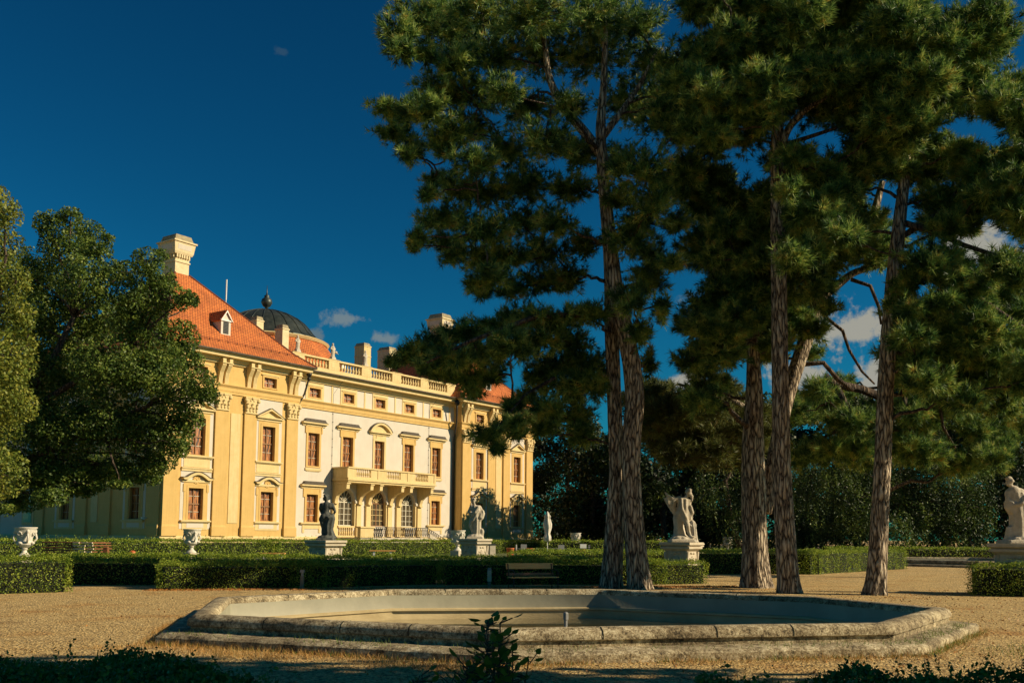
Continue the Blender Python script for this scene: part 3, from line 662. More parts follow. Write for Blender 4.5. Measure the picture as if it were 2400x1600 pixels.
def console_mb():
    mb=MB()
    for x in (-.30,.30):
        pts=[(0,13.9),(-.16,13.9),(-.20,14.3),(-.30,14.8),(-.5,15.15),(-.62,15.35),(-.62,15.5),(0,15.5)]
        for dx in (-.13,0,.13): mb.prismx(pts,x+dx-.055,x+dx+.055)
        mb.prismx([(y*.94,z) for y,z in pts],x-.16,x+.16)
    mb.box(-.55,.55,-.70,0,15.5,15.58); mb.box(-.5,-.18,-.66,0,15.58,15.9); mb.box(.18,.5,-.66,0,15.58,15.9); mb.box(-.5,.5,-.4,0,15.58,15.9)
    return mb
c0=console_mb().build('console','cream',pal); k=0
for x in (-24.75,-20.1,-17.15,-12.5,12.5,17.15,20.1,24.75):
    if k==0: c0.location=(x,-1.07,0); k=1
    else: copy_tree(c0,pal,(x,-1.07,0))
for y in (-.25,6.0,9.3,15.6): copy_tree(c0,pal,(-25.4,y,0),R(-90))
# central attic trim
for x in cx5:
    mb=MB(); mb.box(x-1.12,x-.86,-.05,0,13.92,15.55); mb.box(x+.86,x+1.12,-.05,0,13.92,15.55); mb.box(x-.86,x+.86,-.05,0,13.92,14.08); mb.box(x-.86,x+.86,-.05,0,15.3,15.55); mb.build('attic_frame','cream',pal)
for x in (-11,-6.6,-2.2,2.2,6.6,11): mb=MB(); mb.box(x-.09,x+.09,-.04,0,13.92,15.55); mb.build('attic_strip','cream',pal)
# ---- balcony
bx=6.25; bd=-2.0
mb=MB(); mb.box(-bx-.15,bx+.15,bd-.12,0,6.72,6.86); mb.box(-bx,bx,bd,0,6.55,6.72); mb.box(-bx-.05,bx+.05,bd-.05,0,6.86,6.98)
bc=mb.build('balcony','cream',pal)
mb=MB(); segs=[(-bx,-2.15),(-2.15,2.15),(2.15,bx)]
for a,b in segs:
    m=(a+b)/2; mb.box(a+.02,m-1.0,bd+.02,bd+.22,6.98,7.82); mb.box(m+1.0,b-.02,bd+.02,bd+.22,6.98,7.82); mb.box(m-1.0,m+1.0,bd+.02,bd+.22,6.98,7.12)
for x in (-bx,-2.15,2.15,bx): mb.box(x-.14,x+.14,bd-.03,bd+.27,6.98,7.84)
for s in (-1,1): mb.box(min(s*bx,s*(bx-.2)),max(s*bx,s*(bx-.2)),bd+.27,0,6.98,7.82)
mb.box(-bx-.08,bx+.08,bd-.08,bd+.32,7.84,7.98)
for s in (-1,1): mb.box(s*(bx-.1)-.2,s*(bx-.1)+.2,bd+.32,0,7.84,7.98)
mb.build('parapet','cream',bc)
q=MB()
for a,b in segs:
    m=(a+b)/2
    for k in range(8): q.lathe([(r*.8,7.12+z*.9) for r,z in bp],6,(m-.88+k*.25,bd+.12))
q.build('balusters','cream',bc,smooth=True)['kind']='stuff'
def bracket():
    mb=MB(); pts=[(0,4.7),(-.35,4.7),(-.42,5.0),(-.55,5.3),(-.9,5.6),(-1.4,5.8),(-1.8,5.95),(-1.85,6.55),(0,6.55)]
    mb.prismx(pts,-.2,.2); mb.box(-.26,.26,-1.92,0,6.4,6.55); mb.box(-.24,.24,-.45,0,4.6,4.72); mb.box(-.3,.3,-.22,0,1.56,4.6); mb.box(-.36,.36,-.3,0,1.56,2.3); return mb
b0=bracket().build('bracket','cream',bc); k=0
for x in (-6.05,-2.85,-1.55,1.55,2.85,6.05):
    if k==0: b0.location=(x,0,0); k=1
    else: copy_tree(b0,bc,(x,0,0))
# ---- downpipes and wires
mb=MB(); x=-11.0
mb.tube([(-10.6,-1.1,16.3),(-10.6,-1.1,15.6),(-10.9,-.9,14.2),(-11.62,-.16,12.2),(-11.66,-.14,1.6)],.085,8); mb.ell((-10.6,-1.1,16.0),(.26,.26,.28)); mb.ell((-10.6,-1.1,15.55),(.18,.18,.2))
mb.build('downpipe','iron',pal,smooth=True)
mb=MB(); mb.tube([(10.9,-1.1,16.3),(10.9,-1.1,15.3),(11.1,-.9,14.0),(11.6,-.2,12.0),(11.62,-.15,1.6)],.10,8); mb.ell((10.9,-1.1,15.9),(.28,.28,.32)); mb.build('downpipe','iron',pal,smooth=True)
mb=MB()
for x in (-6.45,7.55):
    mb.tube([(x+.5,-.9,16.2),(x,-.06,14.8),(x,-.06,1.6)],.014,4)
    for k in range(16): mb.box(x-.03,x+.03,-.09,0,2+k*.78,2.04+k*.78)
mb.build('lightning_conductor','iron',pal)
# ---- terrace, stairs, iron railing
tr=MB(); tr.box(-6.6,3.0,-4.0,-.2,0,1.5)
for k in range(7): tr.box(3.0+k*.5,3.5+k*.5,-4.0,-2.2,0,1.5-.2*(k+1))
t_=tr.build('terrace','pstone',pal)
mb=MB(); mb.box(-6.7,-5.0,-4.1,-3.7,1.5,2.36); mb.box(-6.8,-4.9,-4.2,-3.6,2.36,2.5); mb.build('corner_pier','cream',t_)
mb=MB(); mb.prism([(3.0,1.5),(6.5,.1),(6.5,.5),(3.0,1.9)],-4.12,-3.96)
mb.build('stone_parapet','pstone',t_)
mb=MB()
def rail(a,b,za,zb,y):
    mb.tube([(a,y,za+.95),(b,y,zb+.95)],.03,5); mb.tube([(a,y,za+.08),(b,y,zb+.08)],.02,5)
    n=int((b-a)/.28)
    for i in range(n):
        x0=a+(b-a)*i/n; x1=a+(b-a)*(i+1)/n; h0=za+(zb-za)*i/n; h1=za+(zb-za)*(i+1)/n
        mb.tube([(x0,y,h0+.08),(x1,y,h1+.95)],.022,4); mb.tube([(x1,y,h1+.08),(x0,y,h0+.95)],.022,4)
        mb.tube([(x0,y,h0+.08),(x0,y,h0+.95)],.026,4)
rail(-4.9,3.0,1.5,1.5,-3.85); rail(3.0,6.4,1.5,.15,-3.85)
mb.build('railing','iron',t_)
mb=MB()
for x in (-4.2,-3.9,-3.6,-3.3,.2,.5,.8,1.1): mb.lathe([(r,1.5+z) for r,z in bp],8,(x,-3.5))
mb.box(-4.5,-3.0,-3.62,-3.38,2.3,2.42); mb.box(-.1,1.4,-3.62,-3.38,2.3,2.42)
mb.build('stone_balusters','urn',t_)
# security camera by the corner, far wing windows
mb=MB(); mb.box(-25.9,-25.4,.55,.7,2.85,2.97); mb.build('floodlight','whitep',pal)
for y in (18.8,24.5):
    for z in (2.6,7.9):
        a=MB(); a.box(-24.72,-24.6,y-.95,y+.95,z-.2,z+2.6); o=a.build('window','cream',pal)
        a=MB(); a.box(-24.75,-24.73,y-.62,y+.62,z,z+2.3); a.build('pane','pane',o)
# ================================================================ ground
def sheet(name,poly,z,m,kind='structure'):
    mb=MB(); mb.add([(x,y,z) for x,y in poly],[tuple(range(len(poly)))]); o=mb.build(name,m); o['kind']=kind; return o
# ---- octagonal pool : rim vertices (inner top edge) measured on the ground
ZR=.42; PC=(.95,19.2)
pin=[atz(x,y,ZR)[:2] for x,y in ((540,1400),(497,1439),(1190,1470),(2048,1458),(2178,1424),(1890,1398),(1404,1381),(920,1382))]
pin=[np.array(p) for p in pin]           # A B C D E F G H (counter-clockwise seen from above: A left-back, B left-front ...)
def offset(poly,d):
    out=[];n=len(poly)
    for i in range(n):
        a,b,c=poly[i-1],poly[i],poly[(i+1)%n]
        e0=(b-a)/np.linalg.norm(b-a); e1=(c-b)/np.linalg.norm(c-b); n0=np.array([e0[1],-e0[0]]); n1=np.array([e1[1],-e1[0]]); m=n0+n1; m=m/(m@n0)
        out.append(b+m*d)
    return out
def octpool(name,pin,center,label):
    root=empty(name,(center[0],center[1],0),0,label,'pool basin'); inv=lambda p:(p[0]-center[0],p[1]-center[1])
    def loft(prof,nm,m,sm=False,jit=0,sub=1):
        mb=MB(); rings=[]
        for d,z in prof:
            o=offset(pin,d); pts=[]
            for i in range(len(o)):
                a,b=np.array(inv(o[i])),np.array(inv(o[(i+1)%len(o)]))
                for k in range(sub): pts.append(a+(b-a)*k/sub)
            rings.append([(p[0]+random.uniform(-jit,jit),p[1]+random.uniform(-jit,jit),z+random.uniform(-jit,jit)*.7) for p in pts])
        k=len(rings[0]); vs=[v for r in rings for v in r]; fs=[]
        for i in range(len(rings)-1):
            for j in range(k): j2=(j+1)%k; fs.append((i*k+j,i*k+j2,(i+1)*k+j2,(i+1)*k+j))
        mb.add(vs,fs); return mb.build(nm,m,root,smooth='auto')
    loft([(0,.30),(0,.37),(.03,.415),(.09,.43),(.25,.43),(.33,.39),(.36,.33),(.355,.27),(.31,.25),(.30,.12)],'rim','rim',jit=.004,sub=24)
    loft([(.29,.17),(.45,.17),(.74,.15),(.79,.11),(.79,-.02)],'step','rim',jit=.010,sub=40)
    loft([(.0,.30),(-.02,.02),(-.03,.0)],'upper_lining','liningg'); 
    loft([(-.03,.0),(-.10,-.02),(-.10,-.06),(-.05,-.08),(-.07,-.75)],'lower_lining','lining')
    mb=MB(); 
    # joints of the rim stones
    return root
pool=octpool('pool_basin',pin,PC,'large octagonal garden pool basin with rounded mossy stone rim in front')
mb=MB(); 
o_=offset(pin,.1)
for i in range(8):
    a,b=pin[i],pin[(i+1)%8]; Ls=np.linalg.norm(b-a); e=(b-a)/Ls; n_=np.array([e[1],-e[0]]); nn_=max(2,int(Ls/1.25))
    for k in range(1,nn_):
        p=a+e*Ls*(k+random.uniform(-.12,.12))/nn_
        pr=[(-.004,.36),(.026,.419),(.09,.434),(.25,.434),(.334,.393),(.364,.33),(.359,.27)]
        for (d0,z0),(d1,z1) in zip(pr[:-1],pr[1:]):
            q0=p+n_*d0-np.array(PC); q1=p+n_*d1-np.array(PC); t=e*.008
            mb.add([(*(q0-t),z0+.002),(*(q0+t),z0+.002),(*(q1+t),z1+.002),(*(q1-t),z1+.002)],[(0,1,2,3)])
j=mb.build('rim_joints','core',pool); j['kind']='stuff'
mb=MB(); mb.add([(*p,-.26) for p in offset(pin,-.05)],[tuple(range(8))]); wt=mb.build('pool_water','water'); wt['kind']='structure'
p=atY(1326,1440,17.5); mb=MB(); mb.tube([(0,0,-.5),(0,0,p[2]-.03)],.03,8); mb.tube([(0,0,p[2]-.08),(0,0,p[2]+.02)],.045,8); mb.ell((0,0,p[2]+.02),(.045,.045,.035),0,8)
o=mb.build('overflow_pipe','zinc'); o.location=(float(p[0]),17.5,0); tag(o,'short upright metal pipe with a cap standing in the pool water','pipe')
# second pool, far right
c2=np.array([31.4,68.]); pin2=[c2+6.6*np.array([math.cos(R(22.5+i*45)),math.sin(R(22.5+i*45))]) for i in range(8)]
pin2=[p for p in pin2]
octpool('pool_basin',pin2,c2,'distant pale pool basin behind the gravel beside the rightmost statue')
mb=MB(); mb.add([(*p,-.26) for p in offset(pin2,-.05)],[tuple(range(8))]); wt=mb.build('pool_water','water'); wt['kind']='structure'
# ground with holes under the pools
bm=bmesh.new()
def loop(pts): 
    vs=[bm.verts.new((float(x),float(y),0)) for x,y in pts]; return [bm.edges.new((vs[i],vs[(i+1)%len(vs)])) for i in range(len(vs))]
es=loop([(-900,-300),(900,-300),(900,1500),(-900,1500)])+loop(offset(pin,.5))+loop(offset(pin2,.5))
bmesh.ops.triangle_fill(bm,use_beauty=True,use_dissolve=False,edges=es)
for f in bm.faces:
    if f.normal.z<0: f.normal_flip()
me=bpy.data.meshes.new('ground'); bm.to_mesh(me); bm.free(); me.materials.append(M['gravel']); g=bpy.data.objects.new('ground',me); COL.objects.link(g); g['kind']='structure'
sheet('lawn',[(-70,38),(-14,36.5),(5,41),(6,66),(12,120),(-60,120)],.006,'lawn')
sheet('woodland_floor',[(8,78),(25,80),(60,84),(95,90),(95,260),(4,260),(4,122)],.010,'soil')
# ================================================================ hedges
def hedge(pts,wd,h,leaf,dens,label,z0=0,mat_='box',rough=.085,group=None,core='core',spikes=0):
    """pts: centre polyline; box core coloured as the shade between leaves, plus leaf shell"""
    pts=[np.array(p,float) for p in pts]; c=sum(pts)/len(pts)
    root=empty('hedge',(c[0],c[1],0),0,label,'hedge',group)
    mb=MB(); P=[]; Dn=[]
    for a,b in zip(pts[:-1],pts[1:]):
        e=b-a; Ls=np.linalg.norm(e); e=e/Ls; n=np.array([-e[1],e[0]])
        a2=a-e*wd*.5; b2=b+e*wd*.5; Ls+=wd
        nx=max(2,int(Ls/.8)); ins=.10+leaf*.6
        q=[a2+e*ins-n*(wd/2-ins)-c,b2-e*ins-n*(wd/2-ins)-c,b2-e*ins+n*(wd/2-ins)-c,a2+e*ins+n*(wd/2-ins)-c]
        mb.add([(*k,0) for k in q]+[(*k,h-ins) for k in q],[(0,3,2,1),(4,5,6,7),(0,1,5,4),(1,2,6,5),(2,3,7,6),(3,0,4,7)])
        def put(m,fx,fy,fz,nr):
            m=int(m); t=RNG.uniform(0,1,(m,1)); v=RNG.uniform(-.5,.5,(m,1)); zz=RNG.uniform(0.0,h,(m,1))
            T=t if fx is None else np.full((m,1),fx); Vv=v if fy is None else np.full((m,1),fy); Z=zz if fz is None else np.full((m,1),fz)
            xy=a2+T*Ls*e+Vv*wd*n-c; pp=np.hstack([xy,Z])
            wob=(np.sin(pp[:,0:1]*3.1+pp[:,2:3]*2)+np.sin(pp[:,1:2]*4.3+pp[:,0:1]*1.7))*rough*.4
            pp=pp+np.array(nr)*(RNG.normal(0,rough*.6,(m,1))+wob)
            P.append(pp); Dn.append(np.tile(np.array(nr,float),(m,1)))
        dens=dens*1.7 if len(P)<1 else dens; A=Ls*h*dens
        put(A,None,-.5,None,(-n[0],-n[1],0)); put(A*.35,None,.5,None,(n[0],n[1],0)); put(Ls*wd*dens*1.2,None,None,h,(0,0,1))
        put(wd*h*dens,0,None,None,(-e[0],-e[1],0)); put(wd*h*dens,1,None,None,(e[0],e[1],0))
        if spikes:
            m=int(Ls*spikes); t=RNG.uniform(0,1,(m,1)); v=RNG.uniform(-.5,.5,(m,1)); base=np.hstack([a2+t*Ls*e+v*wd*n-c,np.full((m,1),h)])
            for k in range(4): P.append(base+np.array([0,0,1])*RNG.uniform(0,leaf*4,(m,1))*(k/3)+RNG.normal(0,leaf*.2,(m,3))); Dn.append(RNG.normal(size=(m,3))*.2)
    mb.build('gap_shade_core',core,root)
    V,F=leaves(np.concatenate(P),leaf,nrm=np.concatenate(Dn)); fastmesh('foliage',V,F,mat_,root)
    return root
G_='clipped box hedges of the parterre'
hedge([(-24,27.0),(-15.4,27.6),(-13.7,29.2)],1.3,.97,.05,420,'sunlit box hedge block at the left edge of the photo, nearest the left urn',group=G_,spikes=3)
hedge([(-18,33.4),(-11.0,33.9)],1.0,.82,.055,300,'dark hedge closing the gap between the leftmost hedge block and the long front hedge',group=G_)
hedge([(-10.3,31.4),(-6.8,32.9),(-3.4,35.7)],1.3,.79,.05,420,'long clipped box hedge left of the gap behind the pool, a bollard light in front',group=G_,spikes=2)
hedge([(-1.9,35.8),(5.0,37.2),(6.6,37.9)],1.2,.80,.05,420,'clipped box hedge behind the slatted garden bench and twin pine trunks',group=G_,spikes=2)
hedge([(-19,44.6),(4.2,46)],1.4,.74,.07,300,'long shaded hedge row just behind the front hedges, under the dark nude statue',group=G_)
hedge([(-3,40.3),(-.6,40.6)],1.0,.40,.06,250,'low sunlit hedge strip seen through the gap between the two front hedges',group=G_)
_w=lambda x,d: tuple(((72.5+x)*UU-(66.37+d)*NN)[:2])
hedge([_w(-46,-7),_w(-20,-7),_w(4,-7),_w(31,-7)],1.4,1.24,.10,150,'bright leafy hedge running along the foot of the palace',group=G_,rough=.09,spikes=9)
hedge([(.5,54),(8.8,55)],1.2,.86,.08,150,'second hedge row behind the bench, between the twin pines and the statue',group=G_)
hedge([(1.2,64.5),(15,66)],1.3,.86,.09,120,'hedge row in front of the café tables and folded parasol',group=G_)
hedge([(3.5,88),(14,90)],1.5,1.35,.12,70,'tall back hedge behind the folded parasol at the edge of the wood',group=G_,spikes=6)
hedge([(8.9,48.1),(14.3,48.9),(22.2,58.4)],1.3,1.08,.06,260,'angled box hedge behind the slender pine, sunlit right part',group=G_,spikes=2)
hedge([(12,60.5),(21,62.4)],1.2,.95,.09,120,'thin hedge line seen above the angled hedge between the right pines',group=G_)
hedge([(26,80),(52,81.5)],1.6,1.05,.12,70,'low hedge line behind the distant pool basin',group=G_)
hedge([(15.2,31.3),(20.5,30.2)],1.5,.94,.05,420,'dark box hedge block with bright top below the rightmost statue',group=G_,spikes=2)
# foreground hedges
def fhedge(poly,h,label,n,leaf=.030):
    poly=[np.array(p,float) for p in poly]; c=sum(poly)/len(poly); root=empty('hedge',(c[0],c[1],0),0,label,'hedge','dark foreground box hedges')
    mb=MB(); k=len(poly); ins=[c+(p-c)*.93-c for p in poly]; mb.add([(*p,0) for p in ins]+[(*p,h-.06) for p in ins],[tuple(range(k))[::-1],tuple(range(k,2*k))]+[(i,(i+1)%k,(i+1)%k+k,i+k) for i in range(k)])
    mb.build('gap_shade_core','core',root)  # dark core whose colour stands in for shade between the leaves
    lo=np.min(poly,0); hi=np.max(poly,0); pts=RNG.uniform(lo,hi,(n*2,2)); ok=np.ones(len(pts),bool)
    for i in range(k):
        a,b=poly[i],poly[(i+1)%k]; e=b-a; ok&=(e[0]*(pts[:,1]-a[1])-e[1]*(pts[:,0]-a[0]))>=0
    pts=pts[ok]; m=len(pts)
    bump=.05*np.sin(pts[:,0]*5+pts[:,1]*3)+.03*np.sin(pts[:,0]*11-pts[:,1]*9)
    P=[np.column_stack([pts-c,h+bump+RNG.normal(0,.02,m)])]
    # side walls
    for i in range(k):
        a,b=poly[i],poly[(i+1)%k]; Ls=np.linalg.norm(b-a); q=int(Ls*h*900); t=RNG.uniform(0,1,(q,1)); P.append(np.hstack([a+t*(b-a)-c+RNG.normal(0,.02,(q,2)),RNG.uniform(0,h,(q,1))]))
    # upright shoots
    sh=pts[RNG.choice(m,min(m,260))]
    for q in sh:
        hh=RNG.uniform(.04,.16); kk=int(hh/.012); t=np.linspace(0,1,kk)
        P.append(np.column_stack([np.full(kk,q[0]-c[0])+RNG.normal(0,.010,kk),np.full(kk,q[1]-c[1])+RNG.normal(0,.010,kk),h+t*hh]))
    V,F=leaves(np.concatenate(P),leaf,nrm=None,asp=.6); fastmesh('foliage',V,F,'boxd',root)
fhedge([(-4.6,4.4),(-.9,4.6),(-1.15,5.5),(-2.55,6.75),(-3.6,6.5),(-4.6,6.0)],.86,'shaded foreground hedge top across the bottom left corner',26000)
fhedge([(.9,4.3),(4.6,4.3),(4.6,6.1),(2.6,6.0),(1.0,5.6)],.89,'shaded foreground hedge tips along the bottom right edge',20000)
# foreground shrub sprigs
def sprig(px,Y,base_px,top,label,leafs,lsz,spread,name='shrub',stems=5):
    b=atY(base_px,1590,Y); root=empty(name,(b[0],Y,0),0,label,'shrub'); st=MB(); P=[];Vs=[]
    for s in range(stems):
        tx=random.uniform(-spread,spread); ty=random.uniform(-.15,.15); tz=top*random.uniform(.72,1.) if s else top
        if s==0: tx=(atY(px,1400,Y)[0]-b[0])
        pts=[(tx*t**1.4+.01*math.sin(9*t+s),ty*t,tz*t) for t in np.linspace(0,1,9)]; st.tube(pts,[.012*(1-.75*t) for t in np.linspace(0,1,9)],5)
        for k in range(leafs):
            t=random.uniform(.55,1); q=Vector((tx*t**1.4,ty*t,tz*t)); a=random.uniform(0,6.3); el=random.uniform(-.2,.9)
            d=Vector((math.cos(a)*math.cos(el),math.sin(a)*math.cos(el)*.8,math.sin(el))); l=lsz*random.uniform(.6,1.2); off=random.uniform(.0,.10)
            q+=d*off; u=d.cross(Vector((random.random(),random.random(),1))).normalized(); w_=u*l*.28; nn_=d.cross(u)*l*.06
            Vs.append([q,q+d*l*.35+w_+nn_,q+d*l*.7+w_*.8+nn_,q+d*l,q+d*l*.7-w_*.8+nn_,q+d*l*.35-w_+nn_])
            if off>.03: st.tube([q-d*off,q],.003,4)
    st.build('stem','twig',root)
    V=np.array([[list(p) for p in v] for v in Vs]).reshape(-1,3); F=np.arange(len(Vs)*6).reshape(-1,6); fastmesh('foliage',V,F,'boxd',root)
sprig(1171,4.6,1150,1.31,'dark leafy sprig rising in front of the pool near the bottom centre',85,.062,.13,stems=7)
sprig(1200,4.7,1190,1.20,'dark leaning twig with separate pointed leaves right of the tallest sprig',45,.058,.18,stems=4)
sprig(985,4.9,1000,1.02,'small dark leafy shoot left of the tall centre sprig at the bottom edge',70,.05,.06,stems=3)
sprig(1095,4.8,1085,1.09,'dark shoot between the small left shoot and the tall centre sprig',80,.055,.08,stems=3)
# ---- grass, weeds and litter around the pool (uncountable)
def blades(name,P,h,w_,m_,kind='stuff'):
    n=len(P); d=unit(np.column_stack([RNG.normal(0,.55,n),RNG.normal(0,.55,n),np.ones(n)])); L_=(h*RNG.uniform(.4,1.3,n))[:,None]
    s=unit(np.cross(d,RNG.normal(size=(n,3))))*w_*.5; V=np.empty((n,3,3)); V[:,0]=P-s;V[:,1]=P+s;V[:,2]=P+d*L_
    o=fastmesh(name,V.reshape(-1,3),np.arange(3*n).reshape(n,3),m_); o['kind']=kind; return o
def band(d0,d1,n,edges=range(8),bias=1.):
    a_=offset(pin,d0); b_=offset(pin,d1); out=[]
    for i in edges:
        t=RNG.uniform(0,1,(n,1)); s_=RNG.uniform(0,1,(n,1))**bias; p=(a_[i]*(1-t)+a_[(i+1)%8]*t)*(1-s_)+(b_[i]*(1-t)+b_[(i+1)%8]*t)*s_; out.append(np.hstack([p,np.zeros((n,1))]))
    P=np.concatenate(out); k=np.sin(P[:,0]*2.3+1)*np.sin(P[:,1]*1.9+P[:,0]*.7)+RNG.normal(0,.5,len(P)); return P[k>-.1]
blades('dry_grass',np.concatenate([band(.78,1.7,7000,(1,),1.4),band(.78,1.3,2600,(2,),1.6),band(.78,1.1,700,(3,),1.4),band(.78,1.1,1500,(0,4,5,6,7))]),.10,.007,'drygrass')
blades('green_weeds',np.concatenate([band(.76,.95,700,(1,2,3)),band(.4,.75,500,(1,2,3))+np.array([0,0,.15]),np.column_stack([RNG.normal(8.6,.6,1300),RNG.normal(15.2,.6,1300),np.zeros(1300)])]),.09,.010,'weed')
P=np.column_stack([RNG.uniform(-16,18,9000),RNG.uniform(12,34,9000),np.full(9000,.012)])
keep=RNG.uniform(size=9000)<np.clip((P[:,0]+8)/22,.04,.8); oc_=np.array(offset(pin,.8)); ins_=np.ones(len(P),bool)
for i in range(8):
    a,b=oc_[i],oc_[(i+1)%8]; e=b-a; ins_&=(e[0]*(P[:,1]-a[1])-e[1]*(P[:,0]-a[0]))>0
V,F=leaves(P[keep&~ins_],.05); lt=fastmesh('fallen_leaves',V,F,'litter'); lt['kind']='stuff'
P=np.column_stack([RNG.uniform(-11,8,5000),RNG.uniform(0,1,5000),np.full(5000,.02)]); P[:,1]=31+ (P[:,0]+11)*.26+RNG.uniform(-1.2,.0,5000); V,F=leaves(P,.06); lt=fastmesh('fallen_leaves',V,F,'litter'); lt['kind']='stuff'
# loose pebbles in the near gravel
n=26000; P=np.column_stack([RNG.uniform(-9,9,n),RNG.uniform(6.5,16,n),np.full(n,.0)])
from mathutils.geometry import intersect_point_line
oc=np.array(offset(pin,.82)); ins=np.ones(n,bool)
for i in range(8):
    a,b=oc[i],oc[(i+1)%8]; e=b-a; ins&=(e[0]*(P[:,1]-a[1])-e[1]*(P[:,0]-a[0]))>0
P=P[~ins]; n=len(P); s=RNG.uniform(.006,.018,(n,1)); V=np.empty((n,4,3)); an=RNG.uniform(0,6.3,n)
for k in range(3): V[:,k]=P+np.column_stack([np.cos(an+k*2.1),np.sin(an+k*2.1),np.zeros(n)])*s
V[:,3]=P+np.array([0,0,1])*s*.9
F=np.concatenate([np.arange(4*n).reshape(n,4)[:,[0,1,3]],np.arange(4*n).reshape(n,4)[:,[1,2,3]],np.arange(4*n).reshape(n,4)[:,[2,0,3]]])
pb=fastmesh('gravel_pebbles',V.reshape(-1,3),F,'pebble' if 'pebble' in M else 'gravel'); pb['kind']='stuff'
# ================================================================ statues
def remesh(mb,name,m,vox=.028,parent=None,smooth=3):
    me=bpy.data.meshes.new('tmp'); me.from_pydata(mb.v,[],mb.f); o=bpy.data.objects.new('tmp',me); COL.objects.link(o)
    bm=bmesh.new(); bm.from_mesh(me); bmesh.ops.recalc_face_normals(bm,faces=bm.faces); bm.to_mesh(me); bm.free()
    r=o.modifiers.new('r','REMESH'); r.mode='VOXEL'; r.voxel_size=vox; s=o.modifiers.new('s','SMOOTH'); s.iterations=smooth; s.factor=.5
    dg=bpy.context.evaluated_depsgraph_get(); m2=bpy.data.meshes.new_from_object(o.evaluated_get(dg)); bpy.data.objects.remove(o); m2.name=name
    m2.materials.clear(); m2.materials.append(M[m]); m2.polygons.foreach_set('use_smooth',[True]*len(m2.polygons))
    q=bpy.data.objects.new(name,m2); COL.objects.link(q)
    if parent: q.parent=parent
    return q
def limb(mb,pts,rad,n=10):
    mb.tube(pts,rad,n)
    for p,r in zip(pts,rad): mb.ell(p,(r,r,r),0,10)
def drape(mb,secs,folds=9,amp=.12,ph=0,n=44):
    vs=[];fs=[]
    for i,(cx,cy,cz,rx,ry,tl) in enumerate(secs):
        for k in range(n):
            a=2*math.pi*k/n; q=1+amp*math.sin(folds*a+ph+i*.55)+amp*.5*math.sin((folds*2+1)*a+i*.9)
            vs.append((cx+rx*q*math.cos(a),cy+ry*q*math.sin(a),cz+tl*math.cos(a)))
    for i in range(len(secs)-1):
        for k in range(n): k2=(k+1)%n; fs.append((i*n+k,i*n+k2,(i+1)*n+k2,(i+1)*n+k))
    fs.append(tuple(range(n))[::-1]); fs.append(tuple((len(secs)-1)*n+k for k in range(n))); mb.add(vs,fs)
def head(mb,c,f=(0,-1),r=.125,hair=1,beard=0):
    x,y,z=c; fx,fy=f; mb.ell(c,(r*.82,r*.9,r*1.15)); mb.ell((x+fx*r*.95,y+fy*r*.95,z-.02),(r*.2,r*.2,r*.3),0,8); mb.ell((x+fx*r*.6,y+fy*r*.6,z-.09),(r*.5,r*.5,r*.4),0,8)
    for k in range(16*hair):
        a=random.uniform(0,6.3); e=random.uniform(-.1,1.4); d=(math.cos(a)*math.cos(e),math.sin(a)*math.cos(e),math.sin(e))
        if d[0]*fx+d[1]*fy>.55 and d[2]<.6: continue
        mb.ell((x+d[0]*r*.95,y+d[1]*r*.95,z+.02+d[2]*r*1.05),(.042,.042,.042),0,6)
    if beard: 
        for k in range(7): mb.ell((x+fx*.12+random.uniform(-.04,.04),y+fy*.12,z-.13-.03*k),(.05,.05,.05),0,6)
def hand(mb,p,d,r=.035):
    p=Vector(p); d=Vector(d).normalized(); mb.ell(p+d*.05,(.05,.035,.055),0,8); s=d.cross(Vector((0,1,.2))).normalized()
    for k in range(4): 
        q=p+d*.08+s*(k-1.5)*.024; mb.tube([q,q+d*(.07-.012*abs(k-1.3)),q+d*.10+Vector((0,-.02,-.02))],[.014,.012,.008],5)
    q=p+d*.03-s*.05; mb.tube([q,q+d*.05-s*.03],[.015,.010],5)
def pedestal(x,y,top,w,rz,label,extra_foot=False):
    root=empty('pedestal',(x,y,0),rz,label,'pedestal','stone statue pedestals'); mb=MB(); b=w*.40
    mb.box(-w*.5,w*.5,-w*.5,w*.5,0,.16); mb.frus(0,0,.16,.30,w*.5,w*.5,w*.44,w*.44); 
    mb.frus(0,0,.30,top-.34,b*1.04,b*1.04,b*.92,b*.92)
    for s in (-1,1):
        for t in (-1,1): 
            mb.tube([(s*b*1.0,t*b*1.0,.3),(s*b*1.03,t*b*1.03,.5),(s*b*.9,t*b*.9,.8),(s*b*.92,t*b*.92,top-.36)],[.11,.12,.07,.09],8)
    bd=mb.build('body','pstone',root,smooth='auto')
    mb=MB(); h=top; mb.frus(0,0,h-.34,h-.26,b*.98,b*.98,w*.46,w*.46); mb.box(-w*.5,w*.5,-w*.5,w*.5,h-.26,h-.17); mb.frus(0,0,h-.17,h-.11,w*.44,w*.44,w*.52,w*.52); mb.box(-w*.53,w*.53,-w*.53,w*.53,h-.11,h); mb.build('cornice','pstone',root,bevel=.012)
    mb=MB()
    for rot in (0,90,180,270):
        T=Matrix.Rotation(R(rot),4,'Z')
        mb.ell((0,-b*.96,top*.55),(.15,.06,.17),0,10,T)
        for s in (-1,1):
            for k in range(5): a=k*1.1; mb.ell((s*(.22+.10*math.cos(a)),-b*.96,top*.52+.10*math.sin(a)),(.055,.05,.055),0,6,T)
            mb.ell((s*.1,-b*.97,top*.72),(.10,.045,.04),0,6,T)
    mb.build('relief','pstone',root,smooth=True); return root
PR=math.pi/2-AZ
def spot(px,Y): return gx(px,Y)
